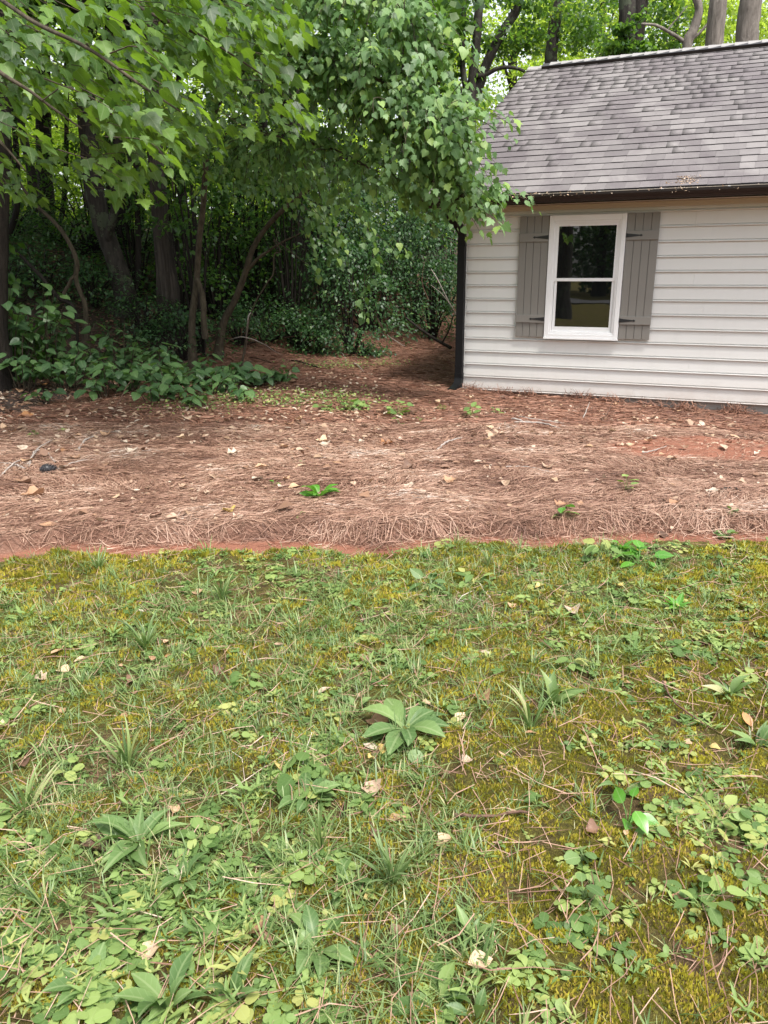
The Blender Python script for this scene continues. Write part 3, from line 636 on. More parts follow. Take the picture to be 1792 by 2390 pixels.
# extra dim saplings
SPX = ((30, 16), (150, 19), (345, 20), (430, 18), (545, 19), (600, 21), (640, 17), (770, 20), (860, 21), (950, 22), (20, 26), (200, 27), (260, 28), (440, 25), (520, 24))
for px, Y in SPX:
    ptree('sapling', 'dim thin sapling in the shaded wood, %s from the left' % rank(px, [q[0] for q in SPX]), 'tree', gpt(px, Y), [(px + random.uniform(-12, 12), 480, Y), (px + random.uniform(-30, 30), 200, Y), (px + random.uniform(-40, 40), -60, Y)], [.06, .055, .05, .04], 'bark_dark', 7, group='dim saplings in the wood')
# trunks behind the roof and above it
def top_tree(label, bx, Y, pts, rads, bk, br=(), cat='tree', name='tree', group=None):
    return ptree(name, label, cat, gpt(bx, Y), pts, rads, bk, 14, branches=br, group=group)
top_tree('dark multi-stem tree standing at the left end of the roof', 1092, 24, [(1092, 420, 24), (1095, 260, 24), (1102, 200, 24), (1112, 90, 24), (1122, -30, 24), (1130, -120, 24)], [.24, .22, .17, .13, .12, .11, .1], 'bark',
   [([(1096, 250, 24), (1078, 150, 24), (1080, 60, 24), (1082, -60, 24)], (.09, .07)), ([(1104, 240, 24), (1134, 150, 24), (1170, 75, 24), (1206, 20, 24), (1221, -60, 24)], (.15, .11)),
    ([(1112, 178, 23.9), (1135, 174, 23.8), (1165, 160, 23.7), (1200, 160, 23.6), (1225, 168, 23.6)], (.07, .04)), ([(1092, 230, 24), (1062, 190, 24), (1048, 165, 24)], (.07, .04))])
top_tree('slim dark trunk left of the multi-stem tree', 1010, 27, [(1006, 400, 27), (1002, 150, 27), (1000, -60, 27)], [.2, .19, .18, .16], 'bark_dark')
top_tree('dark trunk above the drooping leaves at the top centre', 945, 25, [(945, 300, 25), (944, 30, 25), (943, -80, 25)], [.2, .19, .18, .17], 'bark_dark')
top_tree('mottled straight trunk behind the left part of the roof', 1286, 26, [(1286, 300, 26), (1286, 140, 26), (1294, 60, 26), (1303, -20, 26), (1306, -80, 26)], [.2, .19, .18, .17, .15, .14], 'bark')
top_tree('ivy-hung dark trunk behind the middle of the roof', 1461, 23, [(1461, 300, 23), (1462, 130, 23), (1463, 0, 23), (1463, -80, 23)], [.24, .22, .21, .2, .2], 'bark')
top_tree('black trunk leaning right beside the ivy-hung one', 1480, 24.5, [(1482, 300, 24.5), (1486, 100, 24.5), (1494, 10, 24.5), (1502, -60, 24.5)], [.2, .2, .2, .19, .17], 'bark_dark')
top_tree('pale curved tree with thin side limbs behind the roof', 1603, 22, [(1602, 300, 22), (1603, 119, 22), (1617, 72, 22), (1631, 28, 22), (1624, -10, 22), (1615, -60, 22)], [.14, .13, .12, .11, .1, .1, .09], 'bark_grey',
   [([(1598, 98, 22), (1575, 82, 22), (1554, 72, 22), (1530, 58, 22), (1497, 56, 22)], (.05, .03)), ([(1612, 94, 22), (1635, 75, 22), (1660, 50, 22), (1700, 20, 22)], (.04, .02)), ([(1556, 74, 22), (1580, 45, 22), (1605, 15, 22)], (.02, .01))])
top_tree('grey trunk second from the right behind the roof', 1664, 21, [(1664, 300, 21), (1667, 110, 21), (1676, 0, 21), (1680, -60, 21)], [.22, .21, .2, .19, .18], 'bark_grey')
top_tree('thick grey trunk at the right end behind the roof', 1740, 19.5, [(1740, 300, 19.5), (1743, 100, 19.5), (1752, 0, 19.5), (1756, -60, 19.5)], [.25, .24, .23, .225, .22], 'bark_grey')
# mid foliage masses on those trees: loose crowns of their own
def cloud(tree, pts, m_, lsz, mat, name='crown', tm=DIA2, flat=.5):
    """pts: (px,py,Y,radius,count)"""
    L = []
    for px, py, Y, r, n_ in pts:
        c0 = P(px, py, Y); ncl = max(3, n_ // 60)
        for _ in range(ncl):
            cc = c0 + rv(1)[0] * r * rng.random() ** .5; L.append(cc + rng.normal(size=(n_ // ncl, 3)) * r * .22 * np.array([1.2, 1.2, flat]))
    q = np.concatenate(L); N = len(q); off = np.array(tree.location)
    return bulk_leaves(name, tm, q - off, rv(N) * [1, 1, .6] + [0, 0, -.5], rv(N) * .8 + [0, 0, 1], rng.uniform(.7, 1.3, N) * lsz, M[mat], tree, kind=None)
tr = [o for o in bpy.data.objects if o.get('label', '').startswith('dark multi-stem')][0]
cloud(tr, [(1010, 60, 24, .9, 900), (970, 20, 24, .8, 600), (1040, 130, 24, .7, 500), (1060, 60, 25, .7, 400), (1200, 60, 24, .9, 500), (1240, 20, 24, .9, 500), (1050, 190, 24, .5, 300), (1150, -30, 24, 1.2, 600), (990, 150, 25, .8, 700)], 0, .13, 'mid_leaf')
tr = [o for o in bpy.data.objects if o.get('label', '').startswith('ivy-hung')][0]
cloud(tr, [(1440, 90, 22.8, .5, 350), (1470, 60, 22.5, .35, 250), (1480, 115, 22.7, .35, 260), (1450, 140, 22.7, .4, 250), (1560, 30, 25, 1.0, 900), (1420, 110, 24, .6, 300), (1590, 110, 26, .8, 400), (1350, 20, 26, 1.2, 1200), (1380, 80, 27, .9, 600)], 0, .12, 'mid_leaf')
tr = [o for o in bpy.data.objects if o.get('label', '').startswith('mottled straight')][0]
cloud(tr, [(1300, 30, 27, 1.2, 900), (1240, 80, 28, 1.0, 600), (1340, 130, 29, .8, 500), (1250, 150, 30, .8, 500)], 0, .13, 'far_leaf_sunlit')
tr = [o for o in bpy.data.objects if o.get('label', '').startswith('grey trunk second')][0]
cloud(tr, [(1640, 60, 26, 1.2, 900), (1710, 60, 26, 1.1, 700), (1780, 30, 26, 1.1, 600), (1620, 10, 26, 1., 500), (1720, -30, 24, 1.6, 600)], 0, .12, 'far_leaf_sunlit')

# ------------------------------------------------------------------ maple spray in the middle
def spray(lb, tb, start, end, nleaf, sz, sag=.12, hang=.6, rad=.006, wide=.12, tilt=.38, face=.25):
    mid = (start + end) / 2 + np.array([0, 0, sag]) + rng.normal(size=3) * .05
    pth = smooth_path([start, mid, end], 7); tb.tube(pth, np.linspace(rad, rad * .3, 7), 4)
    dr = end - start; dr /= np.linalg.norm(dr) + 1e-9; sd_ = np.cross(dr, [0, 0, 1.]); sd_ /= np.linalg.norm(sd_) + 1e-9
    for i in range(nleaf):
        t = 1 - (i / nleaf) ** 1.3 * .75; q = pth[min(6, int(t * 6))] + (pth[min(6, int(t * 6) + 1)] - pth[min(6, int(t * 6))]) * (t * 6 % 1)
        sg = 1 if i % 2 else -1
        d = dr * rng.uniform(.3, 1) + sd_ * sg * rng.uniform(.3, 1) + np.array([0, 0, -hang * rng.uniform(.5, 1.5)])
        nrm = np.array([0, 0, 1.]) + rng.normal(size=3) * tilt + np.array([0, -face, 0])
        lb.add(q + rng.normal(size=3) * wide * .3 + sd_ * sg * wide * rng.random(), d, nrm, sz * rng.uniform(.6, 1.25))
lb = LB(); tb = TB()
limbs = [smooth_path([P(*q) - o5 for q in s_], 30) for s_ in (
    [(655, 85, 10.7), (723, 108, 10.2), (797, 178, 9.9), (927, 318, 9.7), (1077, 492, 9.7)], [(725, 90, 10.3), (840, 160, 9.7), (930, 215, 9.5), (1010, 280, 9.4)],
    [(700, 330, 10.4), (880, 400, 9.9), (940, 420, 9.9)], [(490, 310, 12.1), (690, 325, 10.6), (760, 350, 10.2)], [(740, -50, 10.1), (840, -20, 9.8), (960, 60, 9.5)], [(525, 216, 11.8), (600, 131, 11.2), (694, 45, 10.4)])]
LP = np.concatenate(limbs)
clumps = [(600, 30, 10.2), (660, 10, 10), (720, 40, 9.8), (800, 30, 9.7), (880, 20, 9.6), (950, 40, 9.6), (975, 90, 9.5), (560, 110, 10.8), (640, 150, 10.3), (700, 180, 10), (780, 120, 9.6), (860, 130, 9.5), (930, 160, 9.4), (985, 190, 9.5), (1030, 240, 9.5), (1065, 280, 9.6), (590, 240, 10.8), (660, 260, 10.4), (740, 270, 10), (820, 250, 9.7), (900, 270, 9.5), (970, 280, 9.5),
    (1010, 320, 9.5), (1080, 340, 9.6), (1120, 325, 9.7), (1130, 370, 9.6), (1150, 420, 9.6), (1100, 420, 9.6), (1040, 400, 9.6), (980, 380, 9.6), (900, 350, 9.8), (840, 330, 10), (1140, 470, 9.6), (1105, 465, 9.6), (640, 350, 10.6), (720, 370, 10.4), (560, 300, 11), (800, 400, 10.2), (870, 430, 10), (1165, 445, 9.6), (950, 460, 10), (880, 200, 9.5), (960, 230, 9.5), (1020, 360, 9.5), (760, 200, 9.8), (820, 190, 9.6), (520, 200, 11.2), (500, 60, 10.8), (540, 20, 10.5), (470, 330, 11.3), (520, 380, 11.3), (600, 400, 11), (560, 440, 11.2), (450, 240, 11.4), (680, 440, 10.8), (760, 460, 10.6), (440, 130, 11.2), (640, 90, 9.4), (700, 110, 9.4), (780, 70, 9.2), (560, 180, 9.8), (620, 210, 9.6)]
for px, py, Y in clumps:
    px = px if px < 1050 else 1050 + (px - 1050) * .45
    c0 = P(px, py, Y) - o5
    for _ in range(12):
        e_ = c0 + rng.normal(size=3) * np.array([.25, .36, .19]); s_ = LP[np.argmin(np.linalg.norm(LP - (e_ + [-.25, 0, .3]), axis=1))]
        if np.linalg.norm(e_ - s_) > .75: s_ = e_ + (s_ - e_) / np.linalg.norm(e_ - s_) * .75
        spray(lb, tb, s_, e_, 13, .090 * rng.uniform(.7, 1.2), hang=.8 if px > 780 else .35, face=.35 if px > 780 else .1)
tb.build('twigs', M['branch'], t5)['kind'] = 'stuff'
_keep = lb
# leaves in world space relative to parent's offset
def shift(lb, off):
    p, d, n, s = lb.arr(); out = LB(); out.add(p + off, d, n, s); return out
def split_child(key, tmpl, lb_local, off, m, parent, nmax=300):
    p, d, n, sz = lb_local.arr(); n = n + rng.normal(size=n.shape) * .12; q = p + off - np.array([0, 0, CH]); dep = q[:, 1] * math.cos(PIT) - q[:, 2] * math.sin(PIT); up = q[:, 1] * math.sin(PIT) + q[:, 2] * math.cos(PIT)
    ok = (dep > .3) & (np.abs(q[:, 0] / dep) < .5) & (np.abs(up / dep) < .67); o = np.argsort(-np.where(ok, sz / np.maximum(dep, .3), 0)); a, b = o[:nmax], o[nmax:]
    ms = leaf_meshes(key, tmpl, m); Fm = frames(d, n)
    for i in a:
        ob = bpy.data.objects.new('leaf', ms[random.randrange(len(ms))]); C.collection.objects.link(ob); ob.parent = parent; A = Fm[i] * sz[i]
        ob.matrix_basis = Matrix(((A[0, 0], A[0, 1], A[0, 2], p[i][0]), (A[1, 0], A[1, 1], A[1, 2], p[i][1]), (A[2, 0], A[2, 1], A[2, 2], p[i][2]), (0, 0, 0, 1)))
    if len(b): bulk_leaves('foliage', tmpl, p[b], d[b], n[b], sz[b], m, parent)
split_child('maple', T_MAPLE + T_GRAPE + T_MAPLE + T_OVATE[:1], lb, o5, M['maple_leaf'], t5)

# near overhanging big-leaf limbs, upper left (carried by the trunk at the left edge)
lb = LB(); tb = TB()
nl = [smooth_path([P(*q) - o1 for q in s_], 30) for s_ in (
    [(0, -80, 10.2), (-60, -60, 7.5), (60, 40, 6.2), (200, 110, 5.6), (330, 200, 5.4), (420, 260, 5.3)], [(-60, -60, 7.5), (-40, 120, 6.0), (80, 220, 5.7), (190, 300, 5.6)],
    [(0, -80, 10.2), (160, -90, 7.4), (330, 20, 6.8), (480, 90, 6.6), (620, 180, 6.8)], [(-60, -60, 7.5), (-80, 250, 6.2), (0, 330, 6.0), (60, 400, 6)])]
for l_ in nl: TB().tube(l_, np.linspace(.022, .005, 30), 7).build('limb', M['branch'], t1)
LN = np.concatenate(nl)
import itertools
for k_ in range(620):
    if k_ < 330: px, py = rng.uniform(-80, 480), rng.uniform(-80, 330)
    elif k_ < 450: px, py = rng.uniform(-60, 500), rng.uniform(230, 470)
    else: px, py = rng.uniform(430, 720), rng.uniform(-60, 330)
    if fbm(px / 90., py / 60., 141, 2) < .40: continue
    if py > 330 and rng.random() < .35: continue
    Y = rng.uniform(6.2, 9.4); e_ = P(px, py, Y) - o1
    s_ = e_ + np.array([-.50, .10, .26]) * rng.uniform(.7, 1.3) + rng.normal(size=3) * .06
    spray(lb, tb, s_, e_, 8, .118, sag=.04, hang=.3, rad=.003, wide=.09, tilt=.30, face=.0)
for (px, py, Y) in ((300, 60, 5.5), (230, 45, 5.4), (430, 205, 5.3), (450, 240, 5.3), (415, 340, 5.6), (400, 390, 5.8), (270, 260, 5.5), (290, 420, 5.8), (100, 330, 5.8), (260, 310, 5.6), (350, 280, 5.5)):
    e_ = P(px, py, Y) - o1; spray(lb, tb, e_ + np.array([-.45, .05, .2]), e_, 9, .115, sag=.05, hang=.22, rad=.005, wide=.08, tilt=.3, face=0)
tb.build('twigs', M['branch'], t1)['kind'] = 'stuff'
split_child('tulip', T_TULIP + T_MAPLE + T_OVATE + T_GRAPE[:1], lb, o1, M['near_leaf'], t1)

# yellow-green dangling twigs in the middle, on the leaning tree
lb = LB(); tb = TB()
for a_, b_, n_ in (((690, 490, 11.5), (760, 590, 11.3), 14), ((720, 500, 11.5), (800, 600, 11.4), 14), ((800, 360, 12), (740, 520, 11.6), 14), ((840, 520, 11.6), (880, 570, 11.5), 9), ((860, 590, 11.6), (880, 640, 11.5), 8), ((690, 500, 11.5), (740, 540, 11.4), 9), ((760, 560, 11.5), (800, 615, 11.4), 9), ((850, 610, 12), (820, 720, 12), 9), ((900, 480, 12), (960, 520, 12), 8), ((790, 480, 12), (850, 520, 12), 9), ((700, 440, 12), (740, 480, 12), 9), ((890, 540, 12), (940, 590, 12), 9)):
    for _ in range(2): spray(lb, tb, P(*a_) - o6 + rng.normal(size=3) * .12, P(*b_) - o6 + rng.normal(size=3) * .12, n_, .10, sag=.06, hang=.4, rad=.004, wide=.07)
tb.build('twigs', M['branch'], t6)['kind'] = 'stuff'
split_child('maple2', T_GRAPE, lb, o6, M['maple_leaf'], t6, 200)

# ------------------------------------------------------------------ unseen canopies added above the view to shade the wood, parented to its trunks
def shade_canopy(t, off, n_, c, r, lsz=.24, mat='mid_leaf'):
    q = rv(n_) * (rng.random(n_) ** .45)[:, None] * np.array(r) + np.array(c)
    bulk_leaves('crown', DIA2, q, rv(n_), rv(n_) * .5 + [0, 0, 1], rng.uniform(.7, 1.3, n_) * lsz, M[mat], t, kind=None)  # leaf mass out of view, added to block sky light from the wood
shade_canopy(t3, o3, 7000, (-1.5, .5, 8.2), (4.5, 4.5, 2.6)); shade_canopy(t4, o4, 4200, (1.5, 1.5, 8.4), (3.8, 4.5, 2.6))
shade_canopy(t1, o1, 4200, (-1.8, 1.5, 7.2), (3.8, 4.0, 2.4))
t7 = [o for o in bpy.data.objects if o.get('label', '').startswith('broad dark trunk')][0]
shade_canopy(t7, None, 6500, (.5, 1., 7.4), (4.2, 4.5, 3.2))
t8 = [o for o in bpy.data.objects if o.get('label', '').startswith('thin dark trunk')][0]
shade_canopy(t8, None, 5000, (-1, 2., 8), (5, 5, 2.8))
t9 = [o for o in bpy.data.objects if o.get('label', '').startswith('thick dark trunk half')][0]
shade_canopy(t9, None, 5500, (0, 1., 6.6), (3.8, 3.5, 3.0))

shade_canopy(t8, None, 6000, (-4, -3., 7), (4.5, 5, 2.6)); shade_canopy(t1, o1, 5000, (-4.5, 3.5, 6.5), (4, 5, 2.8)); shade_canopy(t9, None, 5000, (2.0, -2., 7.8), (3.6, 3.5, 2.2))
shade_canopy(t5, o5, 3600, np.array([-1.9, 10.4, 7.2]) - o5, (2.9, 2.2, 1.3)); shade_canopy(t1, o1, 5200, np.array([-5.2, 10.6, 7.2]) - o1, (3.2, 2.4, 1.3))  # added out of view to keep sun off the bank and shrubs
# thicket on the crest of the bank, its sunlit look put into leaf colour
for k_, (x, y) in enumerate([(-21, 29), (-18, 31), (-15.2, 29.5), (-12.6, 31), (-10, 29), (-7.5, 31), (-5, 29.5), (-2.6, 31.5), (0, 30), (2.4, 32), (-17, 34), (-9, 34), (-13, 35)]):
    z = float(G(x, y)); t = thing('shrub', 'sunlit yellow-green thicket bush %s on the crest of the bank' % ['at the far left', 'second from the left', 'third from the left', 'behind the two thin trunks', 'left of the big leaning trunk', 'behind the big leaning trunk', 'behind the cedar-like trunk', 'behind the forked maple', 'behind the slender tree', 'furthest right', 'in the rear row, left', 'in the rear row, right', 'in the rear row, middle'][k_], 'shrub', (x, y, z))
    TB().tube([(0, 0, -.2), (.1, 0, 1.2), (.2, 0, 2.6)], [.05, .04, .02], 5).build('stem', M['bark_dark'], t)
    n_ = 5500; c_ = rv(40) * [2.3, 1.6, 2.6] * (rng.random((40, 1)) ** .4) + [0, 0, 2.0]; q = c_[rng.integers(0, 40, n_)] + rng.normal(size=(n_, 3)) * [.45, .45, .25]
    bulk_leaves('foliage', DIA2, q, rv(n_), rv(n_) * .8 + [0, 0, 1], rng.uniform(.09, .17, n_), M['far_leaf_sunlit'], t, kind=None)

# ------------------------------------------------------------------ undergrowth: layered shrubs on the bank
def layered(label, px, Y, w, h, n_, lsz, mat='vine_leaf', cat='shrub', group=None, name='shrub', dpth=None, tm=DIA, hang=.6, z_off=0):
    x = P(px, 800, Y)[0]; z = float(G(x, Y)); t = thing(name, label, cat, (x, Y, z), 0, group)
    tb = TB(); L = []; D = []; dpth = dpth or w * .8
    ncl = max(14, n_ // 55)
    for k_ in range(ncl):
        a_ = rng.uniform(0, 2 * np.pi); zz = rng.random() ** .8; rr = (1 - zz ** 2.2) ** .5 * rng.uniform(.55, 1.05)
        c0 = np.array([math.cos(a_) * rr * w / 2, math.sin(a_) * rr * dpth / 2, zz * h + z_off])
        if k_ < 16: tb.tube(smooth_path([(c0[0] * .1, c0[1] * .1, 0), (c0[0] * .5, c0[1] * .5, c0[2] * .7), c0], 6), np.linspace(.022, .005, 6), 4)
        m_ = n_ // ncl; out = np.array([math.cos(a_), math.sin(a_), 0])
        q = rng.normal(size=(m_, 3)) * np.array([.17, .17, .05]) * (w / 3 + .6); rad_ = (q[:, :2] ** 2).sum(1); q[:, 2] -= rad_ * 1.2
        L.append(c0 + q); D.append(out * .8 + rv(m_) * .7 + [0, 0, -hang])
    tb.build('stems', M['bark_dark'], t)['kind'] = 'stuff'
    q = np.concatenate(L); d = np.concatenate(D); N = len(q)
    bulk_leaves('foliage', tm, q, d, rv(N) * .45 + [0, -.3, 1], rng.uniform(.6, 1.3, N) * lsz, M[mat], t)
    return t
LSH = ((760, 16.5, 3.0, 3.4, 5200, .075), (870, 17.5, 3.0, 3.8, 5600, .075), (960, 18.5, 2.8, 3.2, 5200, .075), (1040, 20, 2.8, 3.2, 4000, .075), (660, 18, 3.2, 3.3, 4500, .075), (820, 15.2, 1.8, 2.1, 2800, .065), (930, 20.5, 3.2, 4.2, 4000, .09), (560, 19, 3.4, 3.0, 3600, .075), (1010, 17.6, 1.6, 1.7, 1800, .06), (740, 20.5, 3.5, 4.6, 4500, .09))
for px, Y, w, h, n_, ls in LSH:
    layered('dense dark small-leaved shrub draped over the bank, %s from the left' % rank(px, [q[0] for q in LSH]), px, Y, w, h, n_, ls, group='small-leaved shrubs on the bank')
LOW = ((620, 15.2, 1.7, .8, 1500), (700, 15.2, 1.6, .8, 1500), (560, 14.6, 1.4, .7, 1200), (420, 13.2, 1.5, .8, 1500), (340, 13.6, 1.6, .8, 1200), (500, 16, 2, .9, 1300), (230, 14.4, 2.2, .8, 1500), (120, 14.5, 2.4, .9, 1500), (20, 13.5, 2.2, 1.0, 1500), (640, 16.8, 2.2, 1.2, 1600), (50, 17.5, 3, .9, 1500), (180, 18, 3, .9, 1500), (330, 17.5, 2.6, .9, 1500), (460, 18, 3, 1.1, 1500), (740, 14.9, .9, .5, 700), (845, 14.8, .7, .35, 500))
for px, Y, w, h, n_ in LOW:
    layered('low dark ground-hugging shrub under the trees, %s from the left' % rank(px, [q[0] for q in LOW]), px, Y, w, h, n_, .06, group='low shrubs on the bank floor', hang=.2)
US = [(10, 14.5, 2.2, 1.8, 1500, 2.0), (240, 17, 2.4, 1.8, 1400, .4), (330, 15.5, 1.8, 2.4, 1700, .6), (430, 15, 1.8, 2.6, 1900, .6), (515, 15.5, 2.0, 2.6, 2000, .6), (600, 16, 2.0, 2.6, 2000, .8), (680, 15.5, 1.8, 1.8, 1400, 1.6), (470, 13.6, 1.2, 1.2, 600, 1.9)]
for px, Y, w, h, n_, zo in US:
    layered('leafy understory sapling with layered dark foliage, %s from the left' % rank(px, [q[0] for q in US]), px, Y, w, h, n_, .085, cat='sapling', name='leafy_sapling', tm=T_OVATE[:2], mat='mid_leaf', z_off=zo, hang=.25, group='leafy understory saplings in the wood')
# far left hanging dark leaves by the edge
layered('dark leafy bush at the left edge beneath the hanging boughs', -10, 11.6, 1.3, 1.9, 900, .11, tm=T_OVATE, mat='mid_leaf')

# broad-leaved shrubs at the foot of the bank: each leaf large enough to be a part
spots = [(20, 11.0, 1.0, 1.45, 84), (110, 11.3, .95, 1.25, 76), (200, 11.5, .9, .85, 60), (290, 11.6, .9, .72, 60), (50, 10.5, .8, .7, 50), (150, 10.6, .8, .6, 50), (370, 11.3, .85, .55, 58), (450, 11.2, .85, .45, 55), (290, 10.5, .75, .45, 48), (390, 10.4, .75, .38, 48), (530, 11.0, .8, .36, 50), (600, 11.2, .75, .30, 46), (490, 10.3, .65, .32, 40), (665, 11.5, .6, .22, 34), (350, 9.7, .5, .3, 20), (440, 9.4, .5, .26, 18), (400, 9.9, .5, .34, 22), (560, 9.8, .45, .2, 16), (240, 10.2, .6, .45, 30), (100, 9.7, .3, .2, 6)]
slab = ['tallest broad-leaved shrub at the left edge of the wood', 'dark broad-leaved shrub second from the left edge', 'broad-leaved shrub below the crooked sapling', 'broad-leaved shrub below the big leaning trunk', 'low broad-leaved shrub in front at the far left', 'shaded low broad-leaved shrub left of centre in the shrub row', 'broad-leaved shrub at the foot of the cedar-like trunk', 'broad-leaved shrub in front of the forked maple', 'pale-tipped shrub over the litter, left middle of the row', 'shrub leaning over the straw below the cedar-like trunk', 'bright low shrub at the foot of the slender leaning tree', 'spreading shrub near the right end of the shrub row', 'small shrub in front of the maple foot', 'rightmost and smallest shrub of the row by the straw gully', 'low sprawling seedling clump on the straw below the row', 'pale seedling clump furthest forward on the straw', 'yellow-green seedling clump between the row and the straw', 'tiny sprig of leaves alone on the straw right of the clumps', 'small shrub above the brown leaves at the left', 'single small sprig on the dark litter at the left']
for (px, Y, w, h, n_), lab in zip(spots, slab):
    w *= 1.35; h *= 1.12; n_ = int(n_ * 1.9)
    x = P(px, 880, Y)[0]; z = float(G(x, Y)); n_ = int(n_ * .8); t = thing('broadleaf_shrub', lab, 'shrub', (x, Y, z), 0, 'broad-leaved shrubs along the bank')
    tb = TB(); lb = LB()
    for k_ in range(max(3, n_ // 5)):
        a_ = rng.uniform(0, 2 * np.pi); rr = rng.random() ** .5 * w / 2; zz = h * rng.uniform(.45, 1.05) * (1 - .4 * (rr / w * 2) ** 2); tip = np.array([math.cos(a_) * rr, math.sin(a_) * rr * .8, zz])
        st_ = smooth_path([(tip[0] * .3, tip[1] * .3, 0), (tip[0] * .6, tip[1] * .6, zz * .7), tip], 6); tb.tube(st_, np.linspace(.008, .003, 6), 4)
        for q_ in range(5):
            an = a_ + q_ * 2.4; t_ = 1 - q_ * .13; pt = st_[min(5, int(t_ * 5))]; out = np.array([math.cos(an), math.sin(an), -.15 - .25 * rng.random()])
            lb.add(pt + out * .03, out, np.array([0, -.25, 1.]) + rng.normal(size=3) * .25, rng.uniform(.10, .19) * (.8 if h < .4 else 1))
    tb.build('stems', M['branch'], t)['kind'] = 'stuff'
    p_, d_, n__, s_ = lb.arr(); ms = leaf_meshes('heart', T_HEART + T_OVATE, M['shrub_leaf']); Fm = frames(d_, n__)
    for i in range(len(p_)):
        ob = bpy.data.objects.new('leaf', ms[random.randrange(len(ms))]); C.collection.objects.link(ob); ob.parent = t; A = Fm[i] * s_[i]
        ob.matrix_basis = Matrix(((A[0, 0], A[0, 1], A[0, 2], p_[i][0]), (A[1, 0], A[1, 1], A[1, 2], p_[i][1]), (A[2, 0], A[2, 1], A[2, 2], p_[i][2]), (0, 0, 0, 1)))
# ivy and small leaves scattered over the bank
N = 60000; x = rng.uniform(-14, 3, N); y = rng.uniform(11.5, 25, N); u_ = ubank(x, y); dn = fbm(x * .9, y * .9, 91)
k_ = (u_ > 1.0 + 1.5 * rng.random(N)) & (dn > .36); x, y = x[k_], y[k_]; z = G(x, y) + rng.random(len(x)) ** 2 * .45
o = bulk_leaves('ground_ivy', T_OVATE[:1], np.stack([x, y, z], 1), rv(len(x)) * [1, 1, .3], rv(len(x)) * .4 + [0, -.2, 1], rng.uniform(.05, .10, len(x)), M['vine_leaf']); tag(o, 'dark ivy and seedlings covering the shaded bank', 'ground cover', kind='stuff')
# small-leaf creeping weeds between shrubs and straw
xs_, ys_ = [], []
for px, py_Y, sx_, sy_, n_ in ((690, 9.9, .45, .22, 420), (800, 9.6, .35, .15, 320), (560, 9.9, .5, .3, 420), (460, 9.3, .4, .25, 250), (640, 9.4, .3, .1, 200), (780, 13.3, .45, .18, 500), (900, 13.6, .25, .1, 150), (820, 9.0, .12, .08, 120)):
    c0 = P(px, 900, py_Y)[0]; xs_.append(rng.normal(c0, sx_, n_)); ys_.append(rng.normal(py_Y, sy_, n_))
x = np.concatenate(xs_); y = np.concatenate(ys_); z = Gf(x, y) + rng.random(len(x)) ** 2 * .13
o = bulk_leaves('creeping_weed', T_OVATE[:2], np.stack([x, y, z], 1), rv(len(x)) * [1, 1, .3], rv(len(x)) * .5 + [0, -.2, 1], rng.uniform(.02, .045, len(x)), M['weed']); tag(o, 'fine bright green creeping weeds where straw meets the shrubs', 'ground cover', kind='stuff')

# ------------------------------------------------------------------ pine straw
def needles(name, x, y, L, w, ang, mat, lift=.012, parent=None, droop=None, rise=0.):
    N = len(x); cur = rng.normal(0, .28, N); V = np.zeros((N, 6, 3)); t = np.array([-.5, 0, .5])
    ca, sa = np.cos(ang), np.sin(ang); z0 = None
    li = rng.random(N) ** 1.5 * lift
    for k_ in range(3):
        px = x + ca * t[k_] * L - sa * cur * L * (t[k_] ** 2) * 1.2; py = y + sa * t[k_] * L + ca * cur * L * (t[k_] ** 2) * 1.2
        pz = Gf(px, py) + .003 + li + rise * (t[k_] + .5) * rng.random(N) * L
        wx, wy = -sa * w / 2, ca * w / 2; tilt = rng.normal(0, .3, N) * w
        V[:, k_ * 2] = np.stack([px - wx, py - wy, pz - tilt], 1); V[:, k_ * 2 + 1] = np.stack([px + wx, py + wy, pz + tilt], 1)
    F = np.array([(0, 2, 3, 1), (2, 4, 5, 3)])[None] + (np.arange(N) * 6)[:, None, None]
    rn = np.clip(rng.random(N) * .62 + (fbm(x * 2.3, y * 3.5, 151, 3) - .3) * .9, 0, .999)
    return link(name, mesh_from(name, V.reshape(-1, 3), F.reshape(-1, 4), {'rnd': np.repeat(rn, 6)}, True), parent, M[mat])
def straw_ok(x, y, edge=.0):
    s, b_ = to_house(x, y); b1 = sstep(.24, .52, bare(x, y))
    return (y > straw_edge(x) + edge) & ~((s > -.08) & (b_ > -.03)) & (rng.random(len(x)) > b1 * .93) & ~(litter_mask(x, y) & (rng.random(len(x)) < .75))
def scatter_y(N, y0, y1, fov=.56, pad=.4):
    y = y0 + (y1 - y0) * rng.random(N) ** .85; x = rng.uniform(-1, 1, N) * (y * fov + pad); return x, y
x, y = scatter_y(112000, 4.6, 8.2, .54); k_ = straw_ok(x, y); x, y = x[k_], y[k_]
fl = (fbm(x * .9, y * 1.3, 101) - .5) * 2.6 + (vnoise(x * 3, y * 4, 104) - .5) * 1.8
far_ = np.clip(y / 5, 1, 2)
o = needles('pine_straw', x, y, rng.uniform(.07, .17, len(x)), rng.uniform(.0015, .0030, len(x)) * far_, fl + rng.normal(0, .45, len(x)), 'needle', .030); tag(o, 'thick mat of light brown pine straw in front of the house', 'pine straw', kind='stuff')
x, y = scatter_y(52000, 8.0, 21, .54); k_ = straw_ok(x, y); x, y = x[k_], y[k_]
fl = (fbm(x * .8, y * 1.5, 101) - .5) * 3.0
o = needles('pine_straw', x, y, rng.uniform(.12, .22, len(x)), rng.uniform(.006, .010, len(x)), fl + rng.normal(0, .5, len(x)), 'needle_red', .03); tag(o, 'darker reddish pine straw beside the house and up the gully', 'pine straw', kind='stuff')
